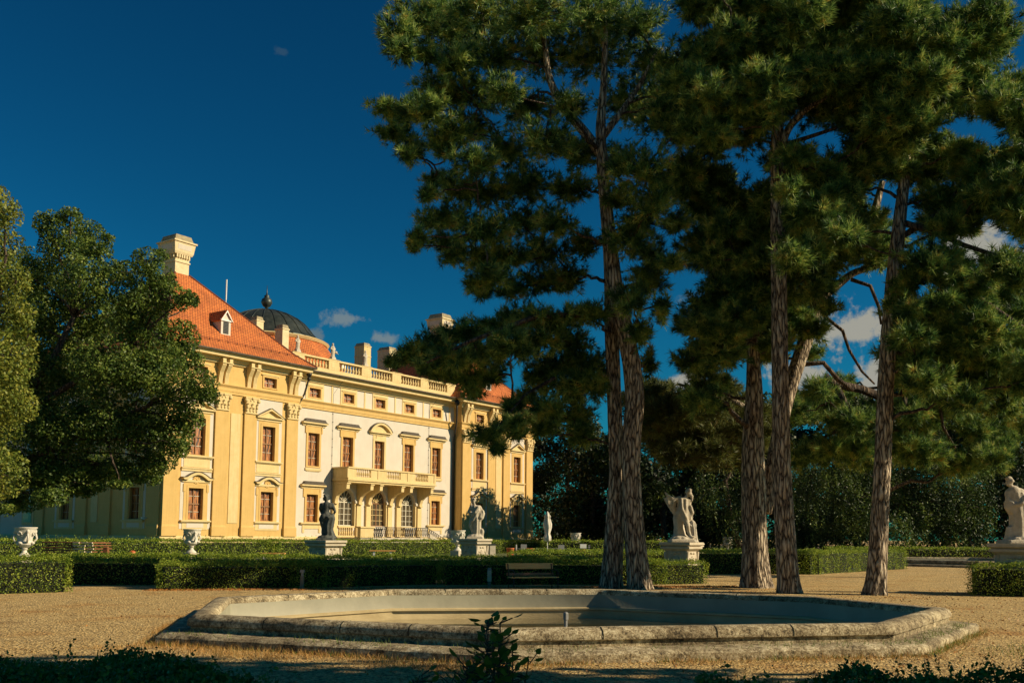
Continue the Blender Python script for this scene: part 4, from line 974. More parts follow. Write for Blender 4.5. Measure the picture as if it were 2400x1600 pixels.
def statue(name_px,Y,top,fn,label,h=2.2,rz=0,m='stone',vox=.028):
    mb=MB(); fn(mb); x=spot(name_px,Y); sc_=h/2.2
    mb.v=[(v[0]*sc_,v[1]*sc_,v[2]*sc_) for v in mb.v]
    o=remesh(mb,'statue',m,vox*sc_); o.location=(x,Y,top); o.rotation_euler=(0,0,rz); tag(o,label,'statue','baroque garden statues'); return o
def base_rock(mb,w=.42):
    mb.frus(0,0,0,.12,w,w,w*.9,w*.9); 
    for k in range(9): a=k*.7; mb.ell((w*.55*math.cos(a),w*.5*math.sin(a),.14),(.17,.17,.09),0,8)
def f1(mb):  # nude seen from behind
    base_rock(mb)
    limb(mb,[(-.12,0,1.14),(-.19,-.01,.98),(-.17,-.02,.78),(-.13,.02,.55),(-.14,.0,.36),(-.13,0,.16)],[.17,.175,.13,.10,.095,.06])
    mb.ell((-.20,-.04,.15),(.18,.09,.07)); mb.ell((-.12,-.07,1.10),(.17,.15,.17)); mb.ell((.06,-.06,1.08),(.16,.14,.16))
    limb(mb,[(.08,0,1.12),(.12,-.02,.9),(.10,-.06,.66),(.05,.04,.4),(.0,.08,.18)],[.16,.15,.11,.085,.055])
    mb.ell((-.03,0,1.25),(.19,.14,.18)); limb(mb,[(-.03,0,1.15),(-.03,0,1.36),(-.02,0,1.50),(-.01,0,1.62)],[.18,.155,.18,.19]); mb.ell((-.15,-.02,1.60),(.16,.14,.16)); mb.ell((.14,-.02,1.61),(.16,.14,.16)); mb.ell((0,-.0,1.72),(.2,.1,.08))
    limb(mb,[(-.25,0,1.66),(-.30,.03,1.48),(-.26,.12,1.28)],[.10,.085,.06])
    limb(mb,[(.25,0,1.66),(.34,-.02,1.48),(.40,-.02,1.34),(.33,.04,1.22)],[.10,.085,.07,.05]); hand(mb,(.33,.04,1.22),(-1,.2,-.4))
    limb(mb,[(-.01,0,1.74),(-.02,0,1.86)],[.08,.075]); head(mb,(-.05,0,1.99),(-1,.2),.14)
    drape(mb,[(.18,.0,1.20,.17,.15,.05),(.18,.0,1.02,.22,.17,0),(.13,.0,.8,.23,.18,0),(.12,.0,.5,.20,.18,0),(.16,.02,.25,.26,.22,0),(.20,.02,.1,.34,.26,0)],7,.10)
    mb.tube([(-.05,-.14,1.15),(.12,-.18,1.06),(.28,-.1,1.10),(.36,0,1.0)],[.04,.06,.07,.05],8)
def f2(mb):  # draped figure, cupid at the foot
    base_rock(mb,.45)
    limb(mb,[(-.1,0,1.15),(-.20,-.06,.85),(-.24,-.1,.66),(-.12,-.06,.36),(-.05,-.08,.17)],[.14,.12,.085,.075,.05]); mb.ell((-.12,-.14,.15),(.11,.14,.06))
    limb(mb,[(0,0,1.15),(0,0,1.4),(-.02,0,1.6)],[.17,.15,.17]); mb.ell((-.16,0,1.62),(.13,.11,.12)); mb.ell((.13,0,1.62),(.14,.12,.13))
    drape(mb,[(.03,0,1.68,.22,.16,.06),(.06,-.02,1.45,.21,.17,.12),(.05,-.02,1.2,.24,.19,.10),(.06,-.02,.95,.25,.20,.0),(.08,0,.6,.22,.19,0),(.08,0,.3,.23,.2,0),(.10,0,.1,.30,.24,0)],9,.12)
    mb.tube([(-.22,-.12,1.1),(.0,-.22,1.36),(.16,-.18,1.62),(.2,.05,1.7)],[.05,.07,.08,.06],8); mb.tube([(-.2,-.16,.85),(.05,-.24,1.2),(.22,-.16,1.5)],[.04,.05,.05],8)
    limb(mb,[(.24,0,1.62),(.36,-.04,1.36),(.28,-.16,1.12)],[.10,.10,.07]); drape(mb,[(.34,-.02,1.5,.10,.11,0),(.37,-.02,1.3,.13,.13,0),(.30,-.05,1.05,.13,.13,0),(.24,-.05,.9,.06,.06,0)],5,.2)
    limb(mb,[(-.24,0,1.62),(-.34,-.06,1.42),(-.26,-.18,1.3)],[.08,.065,.05]); hand(mb,(-.26,-.18,1.3),(1,-.2,.4))
    limb(mb,[(-.03,0,1.7),(-.06,-.02,1.84)],[.07,.06]); head(mb,(-.10,-.03,1.97),(-.8,-.5),.13)
    mb.ell((.36,-.06,.45),(.10,.09,.1)); limb(mb,[(.36,-.05,.2),(.38,-.05,.38)],[.10,.11]); limb(mb,[(.3,-.05,.42),(.22,-.1,.5)],[.04,.03]); limb(mb,[(.42,-.05,.1),(.44,-.08,.02)],[.05,.04])
def f3(mb):  # bearded man leaning back, arm stretched to the left holding cloth
    base_rock(mb,.5); 
    drape(mb,[(-.08,.06,1.25,.17,.15,0),(-.12,.06,.95,.20,.17,0),(-.08,.06,.6,.20,.18,0),(-.06,.06,.3,.24,.2,0),(-.02,.04,.12,.42,.34,0)],6,.06)
    limb(mb,[(.05,-.02,1.2),(.12,-.12,.95),(.22,-.2,.66),(.26,-.14,.42),(.33,-.2,.24)],[.15,.13,.09,.08,.05]); mb.ell((.40,-.24,.2),(.14,.08,.06))
    limb(mb,[(-.04,.0,1.15),(.0,0,1.35),(.10,0,1.6)],[.18,.16,.19]); mb.ell((-.02,-.02,1.66),(.15,.12,.12)); mb.ell((.26,-.02,1.56),(.15,.13,.17)); mb.ell((.22,-.05,1.42),(.14,.12,.15))
    drape(mb,[(.12,-.02,1.72,.24,.18,-.04),(.12,-.02,1.5,.25,.20,-.12),(.14,-.03,1.2,.26,.2,-.14),(.20,-.03,.98,.22,.18,-.1),(.22,-.05,.8,.10,.1,0)],8,.10)
    mb.tube([(-.02,-.2,1.7),(.0,-.22,1.3),(.14,-.24,1.0),(.30,-.18,.7)],[.03,.05,.05,.03],8); mb.tube([(.34,-.16,1.45),(.42,-.12,1.15),(.34,-.12,.98)],[.06,.08,.05],8)
    limb(mb,[(-.05,0,1.72),(-.34,-.04,1.70),(-.58,-.08,1.86)],[.11,.08,.055]); hand(mb,(-.58,-.08,1.86),(-.4,-.1,.9))
    drape(mb,[(-.40,-.02,1.76,.26,.09,0),(-.42,-.02,1.5,.18,.09,-.05),(-.32,0,1.25,.11,.07,0),(-.22,0,1.02,.05,.05,0)],5,.22)
    limb(mb,[(.16,-.02,1.72),(.24,-.04,1.84)],[.08,.07]); head(mb,(.30,-.06,1.95),(.85,-.35),.13,2,1)
def f4(mb):  # broad draped woman from behind
    base_rock(mb,.5)
    drape(mb,[(.0,0,1.62,.26,.2,.04),(.05,0,1.4,.28,.22,.14),(.08,0,1.1,.32,.26,.10),(.12,0,.8,.34,.28,0),(.12,0,.4,.36,.30,0),(.12,0,.08,.42,.34,0)],10,.085)
    drape(mb,[(-.25,-.05,.55,.10,.10,0),(-.28,-.05,.3,.13,.13,0),(-.28,-.05,.05,.16,.15,0)],5,.12)
    limb(mb,[(-.1,0,1.4),(-.06,0,1.66)],[.2,.2]); mb.ell((-.2,0,1.6),(.15,.14,.16)); mb.ell((.12,0,1.66),(.17,.13,.12))
    limb(mb,[(-.27,0,1.62),(-.30,-.08,1.36),(-.16,-.2,1.24)],[.09,.085,.06]); drape(mb,[(-.22,-.02,1.35,.16,.16,.0),(-.22,-.04,1.15,.17,.17,0),(-.16,-.04,.95,.12,.13,0)],5,.1)
    mb.tube([(-.25,-.18,1.18),(.05,-.28,1.28),(.3,-.22,1.55),(.34,0,1.66)],[.04,.06,.07,.06],8); mb.tube([(.36,-.1,1.6),(.42,-.16,1.2),(.46,-.2,.6)],[.06,.07,.04],8)
    limb(mb,[(-.1,0,1.74),(-.16,-.02,1.84)],[.08,.07]); head(mb,(-.22,-.04,1.96),(-.7,-.6),.13,2)
def f5(mb):
    base_rock(mb,.42)
    drape(mb,[(-.05,0,1.62,.17,.14,0),(-.02,0,1.35,.18,.15,.06),(.04,0,1.1,.20,.17,.05),(.08,0,.7,.22,.18,0),(.10,0,.35,.24,.20,0),(.12,0,.08,.30,.24,0)],8,.12)
    limb(mb,[(-.06,0,1.5),(-.06,0,1.7)],[.15,.12]); limb(mb,[(-.2,0,1.62),(-.28,-.1,1.4),(-.14,-.2,1.3)],[.07,.06,.045]); limb(mb,[(.1,0,1.62),(.22,0,1.38),(.2,-.1,1.2)],[.07,.065,.05]); hand(mb,(.2,-.1,1.2),(0,-.3,-1))
    limb(mb,[(-.06,0,1.72),(-.08,0,1.82)],[.06,.055]); head(mb,(-.10,-.03,1.93),(-.6,-.6),.12)
S_=[(764,47.,1.46,f1,'dark nude statue seen from behind, drapery over its hip, before the palace',1.66,PR-R(0),0),
    (1113,52.,1.57,f2,'pale draped statue with small cupid at its feet, before the right pavilion',1.55,PR,0),
    (1597,39.5,1.53,f3,'bearded robed statue leaning with one arm stretched left, right of the twin pine trunks',1.55,PR,0),
    (2385,31.9,1.60,f4,'large draped statue turning its head left at the right edge of the photo',1.85,PR,0),
    (1624,76.,1.30,f5,'small distant draped statue seen just right of the bearded robed statue',1.55,PR,0)]
PL=['dark stone pedestal under the nude statue seen from behind','stone pedestal under the pale draped statue with the cupid','tall pedestal with flared foot under the bearded robed statue','wide pedestal under the statue at the right edge of the photo','distant pedestal behind the one of the bearded robed statue']
for (px,Y,top,fn,lab,w_,rz,_),pl in zip(S_,PL):
    pedestal(spot(px,Y),Y,top,w_*.8,PR,pl); statue(px,Y,top-.002,fn,lab,m='blackstone' if fn is f1 else 'stone')
# roof statues standing on the balustrade piers
def fr(mb):
    mb.frus(0,0,0,.25,.3,.22,.22,.18); drape(mb,[(0,0,1.05,.18,.14,0),(.02,0,.8,.2,.16,0),(.02,0,.5,.19,.15,0),(0,0,.2,.24,.18,0)],6,.1,n=24)
    limb(mb,[(0,0,.9),(0,0,1.2)],[.15,.16]); limb(mb,[(-.15,0,1.2),(-.28,0,1.0),(-.12,-.1,.9)],[.07,.06,.05]); limb(mb,[(.15,0,1.2),(.3,0,1.05),(.2,-.1,.95)],[.07,.06,.05]); head(mb,(0,0,1.42),(0,-1),.11)
lb=['small stone putto on the balustrade pier half hidden by the left pavilion roof edge','small stone putto on the balustrade pier left of the brick chimney','small stone putto on the balustrade pier in front of the brick chimney']
for x,l_ in zip((-11,-6.6,-2.2),lb):
    mb=MB(); fr(mb)
    if x==-6.6: mb.tube([(.3,0,.75),(.75,0,.62)],[.06,.04],6); mb.ell((.4,0,.75),(.17,.15,.14))
    o=remesh(mb,'roof_statue','stone',.035); wp=72.5*UU-H0*NN+x*UU-.05*NN; o.location=(wp[0],wp[1],18.02); o.rotation_euler=(0,0,PR); tag(o,l_,'statue','putti on the palace balustrade')
# ================================================================ urns
def urn(px,Y,zb,h,label,ped=.5,orn=0,m='urn'):
    x=spot(px,Y); root=empty('garden_urn',(x,Y,0),PR,label,'urn','stone garden urns'); s_=h/1.3
    mb=MB(); mb.box(-.34*s_,.34*s_,-.34*s_,.34*s_,zb-ped,zb); mb.box(-.42*s_,.42*s_,-.42*s_,.42*s_,zb-ped-.12,zb-ped); mb.box(-.6*s_,.6*s_,-.6*s_,.6*s_,0,zb-ped-.12); mb.build('plinth','pstone',root,bevel=.01)
    mb=MB(); pr=[(.26,0),(.26,.05),(.20,.10),(.12,.18),(.09,.27),(.13,.31),(.15,.34),(.10,.37),(.20,.42),(.34,.52),(.36,.62),(.31,.70),(.33,.80),(.38,1.0),(.44,1.15),(.47,1.24),(.50,1.27),(.50,1.31),(.44,1.31),(.40,1.2),(.1,1.12)]
    mb.lathe([(r*s_,zb+z*s_) for r,z in pr],28,rip=lambda a,z:(.04*math.sin(9*a) if zb+.38*s_<z<zb+.7*s_ else 0)+(.035*math.sin(3*a+orn)+.03*math.sin(5*a+z*9) if z>zb+.7*s_ and z<zb+1.2*s_ else 0))
    mb.build('bowl',m,root,smooth='auto')
    mb=MB()
    for k in range(4):
        a=k*math.pi/2+.5
        for j in range(10):
            t=j/9*4.6; r=.12*(1-j*.07); mb.ell(((.44*s_)*math.cos(a+ (r*math.cos(t)-.02)*2.1),(.44*s_)*math.sin(a+(r*math.cos(t)-.02)*2.1),zb+(1.0+r*math.sin(t))*s_),(.04,.04,.035),0,6)
        mb.ell((.42*s_*math.cos(a+.8),.42*s_*math.sin(a+.8),zb+1.12*s_),(.08,.08,.12),0,8); mb.tube([(.36*s_*math.cos(a+.8),.36*s_*math.sin(a+.8),zb+.62*s_),(.50*s_*math.cos(a+.8),.50*s_*math.sin(a+.8),zb+.8*s_),(.44*s_*math.cos(a+.8),.44*s_*math.sin(a+.8),zb+1.02*s_)],[.05,.045,.05],6)
        mb.ell((.36*s_*math.cos(a),.36*s_*math.sin(a),zb+.6*s_),(.11,.11,.07),0,8)
    mb.build('relief',m,root,smooth=True); return root
urn(59,47,.60,1.35,'large pale carved urn at the left edge beside the stack of benches')
urn(450,58,.62,1.36,'carved urn in front of the left pavilion',orn=1)
urn(1073,62,.80,1.25,'ornate urn just left of the draped statue with the cupid',orn=2)
urn(1349,92,.72,1.35,'distant pale urn beside the menu board and folded parasol',orn=3)
urn(1705,92,.60,1.2,'farthest small urn between the twin pines and the forked pine',orn=1)
# ================================================================ benches and small things
def bench(x,y,rz,label,L_=1.62,simple=False):
    root=empty('garden_bench',(x,y,0),rz,label,'bench'); h=L_/2
    mb=MB()
    for k in range(3): mb.box(-h,h,-.24+k*.14,-.24+k*.14+.12,.405+(.004 if k==1 else 0),.44)
    mb.build('seat','wood',root,bevel=.006)
    mb=MB(); T=Matrix.Translation((0,.22,.44))@Matrix.Rotation(R(-12),4,'X')
    mb.box(-h,h,-.0,.03,.24,.43,0,T); mb.build('backrest','wood',root,bevel=.006)
    mb=MB(); mb.box(-h,h,0,.03,-.02+.05,.12,0,T); mb.build('lower_back_slat','woodd',root)
    for s in (-1,1):
        mb=MB(); X=s*(h-.06)
        mb.tube([(X,-.26,0),(X,-.24,.40),(X,.18,.40),(X,.26,0)],.018,6); mb.tube([(X,.16,.40),(X,.24,.62),(X,.30,.84)],.018,6)
        mb.tube([(X,-.22,.40),(X,-.28,.60),(X,-.14,.655),(X,.24,.64)],.016,6); mb.build('leg_frame','iron',root,smooth=True)
    return root
bench(spot(1250,31.9),31.9,R(21),'sunlit slatted wooden garden bench with iron frame in front of the hedge')
def plank(px,Y,z,L_,label,ry):
    root=empty('plank_bench',(spot(px,Y),Y,0),ry,label,'bench','backless plank benches on the lawn'); mb=MB(); mb.box(-L_/2,L_/2,-.2,.2,z-.07,z); mb.build('seat','wood',root)
    for s in (-1,1): mb=MB(); mb.box(s*L_*.32-.06,s*L_*.32+.06,-.16,.16,0,z-.07); mb.build('leg','whitep',root)
plank(640,58,.66,1.45,'yellow plank bench before the hedge below the left pavilion',R(3)); plank(897,62,.80,1.6,'yellow plank bench on white legs between the two statues before the palace',R(6))
# stack of folded benches
nm_=['lowest','second lowest','third lowest','middle','third highest','second highest','topmost']
for lvl in range(7):
    root=empty('folding_bench',(spot(146,50),50+random.uniform(-.03,.03),0),R(-3)); tag(root,nm_[lvl]+' long brown bench in the stack beside the big left urn','bench','long folded benches in the stack beside the left urn')
    mb=MB(); z=.44+lvl*.13; dx=random.uniform(-.07,.07); mb.box(-.85+dx,.72+dx,-.28,.28,z,z+.05); mb.build('plank','woodd',root)
    for s in (-.55,.5):
        mb=MB()
        if lvl==0: mb.tube([(s-.17,-.24,0),(s+.17,-.24,z)],.02,5); mb.tube([(s+.17,-.24,0),(s-.17,-.24,z)],.02,5); mb.tube([(s+.17,-.2,0),(s+.17,-.2,z)],.02,5)
        else: mb.box(s-.2+dx,s+.2+dx,-.22,.22,z-.035,z-.005)
        mb.build('leg','greenm' if lvl==0 else 'iron',root)
for k in range(3):
    for lvl in range(6):
        root=empty('folding_table',(spot(189+k*16,49.9),49.9,0),R(78)); tag(root,nm_[lvl if lvl<5 else 6].replace('middle','fourth lowest').replace('third highest','second highest')+' folded table in the '+['left','middle','right'][k]+' pile right of the brown benches','table','folded tables stacked beside the brown benches')
        mb=MB(); z=.44+lvl*.15+random.uniform(0,.03); d_=random.uniform(-.1,.1); mb.box(-.3+d_,1.2+d_,-.17,.17,z,z+.05); mb.build('tabletop','woodd',root)
        mb=MB(); mb.box(-.36+d_,-.301+d_,-.17,.17,z-.01,z+.06); mb.build('edge','woodw',root)
        if lvl==0: mb=MB(); mb.tube([(-.2,-.16,0),(-.2,.16,z)],.02,5); mb.tube([(-.2,.16,0),(-.2,-.16,z)],.02,5); mb.tube([(-.2,.16,0),(-.2,.16,z)],.02,5); mb.build('leg','greenm',root)
def bollard(px,Y,h,label,pale=0):
    root=empty('bollard_light',(spot(px,Y),Y,0),0,label,'bollard','bollard lights along the path'); mb=MB(); mb.box(-.055,.055,-.055,.055,0,h*(.66 if not pale else .25)); mb.build('post','bollard',root,bevel=.006)
    if pale: mb=MB(); mb.box(-.07,.07,-.07,.07,h*.25,h*.85); mb.build('panel','pstone',root,bevel=.006)
    mb=MB(); mb.box(-.065,.065,-.065,.065,h*.86,h); mb.box(-.03,.03,-.03,.03,h*.6,h*.86); mb.build('cap','zinc',root)
bollard(711,31.8,.60,'slim dark bollard light in front of the long left hedge'); bollard(1148,34.6,.62,'short bollard with pale panel left of the garden bench',1)
mb=MB(); mb.box(-.11,.11,-.11,.11,0,.98); mb.frus(0,0,.98,1.04,.13,.13,.08,.08); mb.box(-.05,.05,-.115,-.11,.3,.8); o=mb.build('wooden_post','woodd',bevel=.01); o.location=(spot(250,50),50,0); tag(o,'brown square post standing right of the stacked benches','post')
root=empty('hydrant',(spot(312,50),50,0),0,'small orange hydrant with a rounded top in front of the palace hedge','hydrant')
mb=MB(); mb.lathe([(.16,0),(.16,.35),(.13,.42),(.13,.68),(.17,.70),(.15,.80),(.05,.86)],14); mb.build('body','orange',root,smooth='auto'); 
for s in (-1,1): mb=MB(); mb.lathe([(.06,0),(.07,.10),(.05,.12)],10,(0,0),0,Matrix.Translation((s*.10,0,.58))@Matrix.Rotation(R(90*s),4,'Y')); mb.build('outlet','orange',root,smooth='auto')
# patio: folded parasol, tables, chairs, menu board, bins
root=empty('folded_parasol',(spot(1283,78),78,0),0,'tall folded off white parasol beside the right corner of the palace','parasol')
mb=MB(); mb.lathe([(.03,0),(.03,1.6)],8); mb.lathe([(.3,0),(.3,.1),(.05,.14)],12); mb.build('pole','whitep',root)
mb=MB(); mb.lathe([(.16,1.35),(.26,1.42),(.25,1.7),(.17,1.95),(.28,2.4),(.30,2.7),(.24,3.0),(.20,3.2),(.26,3.25),(.12,3.5),(.03,3.68)],36,rip=lambda a,z:.16*math.sin(6*a+z*1.3)+.08*math.sin(13*a-z)); mb.build('canopy','canvas',root,smooth=True)
def cafe_table(px,Y,label,w_=.5):
    root=empty('cafe_table',(spot(px,Y),Y,0),0,label,'table','grey café tables'); mb=MB(); mb.box(-w_,w_,-.4,.4,.76,.80); mb.build('tabletop','zinc',root); mb=MB(); mb.lathe([(.3,0),(.3,.03),(.04,.06),(.04,.76)],10); mb.build('leg','zinc',root)
for px,Y,l_,w_ in ((1233,77,'leftmost grey café table below the right pavilion',.85),(1262,79,'grey café table directly left of the folded parasol',.5),(1295,79.5,'café table directly right of the folded parasol',.5),(1322,78.5,'rightmost café table near the urn and menu board',.5)): cafe_table(px,Y,l_,w_)
def chair(px,Y,label,rz):
    root=empty('cafe_chair',(spot(px,Y),Y,0),rz,label,'chair','café chairs'); mb=MB(); mb.box(-.24,.24,-.24,.24,.62,.66); mb.build('seat','zinc',root); mb=MB(); mb.box(-.24,.24,.21,.24,.66,1.1); mb.build('backrest','zinc',root)
    for sx in (-1,1):
        for sy in (-1,1): mb=MB(); mb.box(sx*.22-.015,sx*.22+.015,sy*.22-.015,sy*.22+.015,0,.62); mb.build('leg','zinc',root)
chair(1217,76,'café chair at the far left end of the tables, turned sideways',R(80)); chair(1229,79,'café chair with raised back behind the leftmost table',R(10)); chair(1314,77,'pale café chair in front of the rightmost table',R(190))
root=empty('menu_board',(spot(1367,77),77,0),R(8),'menu board with a white header and orange pictures beside the distant urn','sign')
mb=MB(); mb.box(-.26,.26,-.02,.02,.35,1.2); mb.box(-.24,-.2,-.02,.3,0,.4); mb.box(.2,.24,-.02,.3,0,.4); mb.build('board','iron',root); mb=MB(); mb.box(-.25,.25,-.026,-.021,.85,1.17); mb.build('header','whitep',root); mb=MB()
for i in range(3):
    for j in range(2): mb.box(-.23+i*.16,-.10+i*.16,-.026,-.021,.42+j*.2,.58+j*.2)
mb.build('pictures','orange',root)
root=empty('menu_stand',(spot(1381,77.5),77.5,0),0,'narrow dark stand with pale lines right of the menu board','sign'); mb=MB(); mb.box(-.1,.1,-.02,.02,0,1.15); mb.build('stand','iron',root); mb=MB()
for j in range(5): mb.box(-.07,.07,-.026,-.021,.5+j*.13,.55+j*.13)
mb.build('lines','whitep',root)
for px,l_ in ((1243,'round terracotta planter under the café tables left'),(1196,'low red planter between the chairs and the pedestal')):
    mb=MB(); mb.lathe([(.2,0),(.28,.75),(.31,.78),(.31,.85),(.25,.85),(.2,.7)],14); o=mb.build('planter','orange',smooth='auto'); o.location=(spot(px,75),75,0); tag(o,l_,'planter')
root=empty('waste_bin',(spot(1152,74),74,0),R(20),'square stone waste bin right of the draped statue pedestal','bin'); mb=MB(); mb.box(-.22,.22,-.3,.3,0,1.08); mb.build('body','pstone',root,bevel=.01); mb=MB(); mb.box(-.27,.27,-.35,.35,1.08,1.16); mb.build('lid','iron',root)
root=empty('garden_bench',(spot(1961,84),84,0),R(-4),'distant red brown garden bench under the weeping tree','bench'); mb=MB(); mb.box(-.95,.95,-.2,.2,.62,.68); mb.build('seat','woodd',root); mb=MB(); mb.box(-.95,.95,.2,.25,.75,.86); mb.box(-.95,.95,.2,.25,.92,1.05); mb.build('backrest','woodd',root)
for s in (-1,1): mb=MB(); mb.box(s*.8-.04,s*.8+.04,-.18,.2,0,.62); mb.box(s*.8-.03,s*.8+.03,.2,.26,.3,1.05); mb.build('leg_frame','iron',root)
# ================================================================ trees
def trunk_path(pts,depthY,parent,name='trunk',m='bark',n=40,ridge=.05,root=(0,0,0),flare=0):
    """pts: (px,py,width_px[,Y]) base first; real solid tapering trunk"""
    P=[];Rr=[]
    for i,q in enumerate(pts):
        Y=q[3] if len(q)>3 else depthY; p=atY(q[0],q[1],Y); P.append(p); Rr.append(q[2]*Y/FOC*.5*(.92 if n>20 else 1))
    P=np.array(P); P[0][2]=min(P[0][2],-.05) if flare else P[0][2]
    # resample by catmull-rom
    seg=np.linalg.norm(np.diff(P,axis=0),axis=1); cum=np.r_[0,np.cumsum(seg)]; T=np.arange(0,cum[-1],.14 if n>20 else .3)
    X=np.column_stack([np.interp(T,cum,P[:,k]) for k in range(3)]); rr=np.interp(T,cum,Rr)
    for _ in range(6):
        X[1:-1]=(X[:-2]+2*X[1:-1]+X[2:])/4; rr[1:-1]=(rr[:-2]+2*rr[1:-1]+rr[2:])/4
    if flare: rr=rr*(1+.22*np.exp(-T/.3))
    X=X-np.array(root); ph=random.uniform(0,6)
    def jit(t,p,i):
        z=p[2]; return 1+ridge*(math.sin(9*t+1.6*math.sin(z*1.7+ph)+ph)*.5+math.sin(17*t+2.1*math.sin(z*2.9)+ph*2)*.35+math.sin(29*t+z*5+ph)*.25)+flare*.14*math.exp(-T[i]/.45)*math.sin(5*t+ph)
    mb=MB(); mb.tube([tuple(x) for x in X],list(rr),n,jit=jit); o=mb.build(name,m,parent,smooth=True); return o,X+np.array(root),rr
def limbs(mb,start,end,r0,r1,n=7,sag=.0,seg=7,wob=.12):
    s=np.array(start);e=np.array(end); L_=np.linalg.norm(e-s); pts=[]
    for i in range(seg+1):
        t=i/seg; p=s*(1-t)+e*t; p[2]+=sag*math.sin(math.pi*t)*L_; 
        if 0<i<seg: p=p+np.array([random.gauss(0,wob)*L_*.12 for _ in range(3)])
        pts.append(p)
    mb.tube([tuple(p) for p in pts],[r0+(r1-r0)*i/seg for i in range(seg+1)],n); return pts
def pine(label,Y0,trunks,pads,dens=1.,limbw=1.,extra=(),tl=.20,basepx=None,group='tall black pines around the pool',gapc=None,nm='needle',tw=1.):
    b=atY(trunks[0][0][0],1385,trunks[0][0][3] if len(trunks[0][0])>3 else Y0); root_loc=np.array([b[0],b[1],0.])
    root=empty('pine_tree',root_loc,0,label,'tree',group); T=[]
    for k,t in enumerate(trunks):
        o,X,rr=trunk_path(t,Y0,root,'trunk' if k==0 else 'fork',root=root_loc,flare=1 if k==0 else 0,n=44 if k==0 else 26); T+= [(x,r) for x,r in zip(X,rr)]
    TX=np.array([t[0] for t in T]); TR=np.array([t[1] for t in T])
    mb=MB(); Pt=[];Dt=[]; pl=[]
    for (cx,cy,rx,ry,*yy) in pads:
        Y=(yy[0] if yy else Y0+random.uniform(-2.6,2.6)); c=atY(cx,cy,Y); sx,sz=rx*Y/FOC,ry*1.0*Y/FOC; hd=np.hypot(TX[:,0]-c[0],TX[:,1]-c[1])+np.where(TX[:,2]<2.5,50,0)+np.abs(TX[:,2]-c[2])*.5
        pl.append((float(hd.min()),c,sx,sz,sx*random.uniform(.8,1.1)))
    pl.sort(key=lambda q:q[0]); NX=[];ND=[]
    for (dd0,c,sx,sz,sy) in pl:
        dz=c[2]-TX[:,2]; hd=np.hypot(TX[:,0]-c[0],TX[:,1]-c[1]); cost=hd+np.abs(dz-hd*.3)*.7+np.where(dz<-.8,3,0)+np.where(TX[:,2]<2.5,50,0); i=int(np.argmin(cost)); best=cost[i]*.92; st=TX[i]; tr=TR[i]
        if NX:
            A_=np.array(NX); ds=np.linalg.norm(A_-c,axis=1)+np.where(A_[:,2]>c[2]+.5,1,0)+.25; j=int(np.argmin(ds))
            if ds[j]<best: st=A_[j]; tr=.09
        L_=np.linalg.norm(c-st); r=min(tr*.42,.028+.022*L_)*limbw; pts=limbs(mb,st,c,r,.022,8,sag=random.uniform(-.06,.08),seg=8,wob=.2)
        NX+= [np.array(p) for p in pts[2:]]
        nb=int((5+sx*5)*tw)
        for k in range(nb):
            d=np.array([random.gauss(0,1),random.gauss(0,1),abs(random.gauss(0,.6))-.15]); d/=np.linalg.norm(d); e=c+d*np.array([sx,sy,sz])*.9
            limbs(mb,pts[random.choice([-1,-2,-3])],e,.022,.007,5,seg=4,wob=.25)
        vol=sx*sz; K=int((24+vol*115)*dens*(Y0/31.)**-.4)
        p,d=ellpts(c,(sx,sy,sz*.9),K,shell=.75); p=p+(p-c)*RNG.uniform(0,.28,(len(p),1))
        m_=5; pc=np.repeat(p,m_,0); dc=unit(np.repeat(d,m_,0)+np.array([0,0,.5])); tt=RNG.uniform(-.34,.10,(len(pc),1)); pc=pc+dc*tt+RNG.normal(0,.055,pc.shape)
        Pt.append(pc);Dt.append(unit(dc+RNG.normal(0,.35,dc.shape)))
    for ex in extra:
        pp=[atY(q[0],q[1],q[3]) for q in ex]; mb.tube([tuple(p) for p in pp],[q[2]*q[3]/FOC*.5 for q in ex],9)
    mb.v=[(v[0]-root_loc[0],v[1]-root_loc[1],v[2]) for v in mb.v]
    mb.build('branches','bark2',root,smooth=True)
    P=np.concatenate(Pt)-root_loc; D=np.concatenate(Dt)
    V,F=tufts(P,D,tl*1.4,12,.028,.85); fastmesh('crown',V,F,nm,root); return root
def fill(poly,gaps,r,n,seed,flat=.62):
    rnd=random.Random(seed); out=[]
    def inside(x,y):
        c=False; j=len(poly)-1
        for i in range(len(poly)):
            xi,yi=poly[i];xj,yj=poly[j]
            if (yi>y)!=(yj>y) and x<(xj-xi)*(y-yi)/(yj-yi)+xi: c=not c
            j=i
        return c
    xs=[p[0] for p in poly];ys=[p[1] for p in poly]; tries=0
    while len(out)<n and tries<n*60:
        tries+=1; x=rnd.uniform(min(xs),max(xs)); y=rnd.uniform(min(ys),max(ys)); rr=r*rnd.uniform(.65,1.25)
        if not inside(x,y): continue
        if any(((x-g[0])/(g[2]+rr*.9))**2+((y-g[1])/(g[3]+rr*flat*.9))**2<1 for g in gaps): continue
        if any(math.hypot(x-o[0],(y-o[1])*1.5)<rr*.48 for o in out): continue
        out.append((x,y,rr,rr*flat))
    return out
GAPS=[(1560,45,40,45),(1622,75,18,28),(1400,215,45,22),(1180,290,22,22),(1930,335,35,18),(1880,300,20,18),(1765,410,22,28),(1580,655,38,70),(1610,520,20,22),(1560,700,45,35),(1515,560,10,18),
      (1990,760,62,105),(1900,840,50,40),(2010,690,40,30),(1215,700,20,22),(1390,770,38,48),(2290,560,70,35),(2370,620,50,35),(2250,300,45,30),(2330,330,40,22),(1500,500,28,22),(1345,545,28,18),
      (1530,830,26,60),(1600,900,18,22),(1750,880,14,30),(1200,880,45,38),(2140,900,10,10),(1410,470,12,14),(2030,470,14,14),(1310,330,12,12),(1455,330,14,14)]
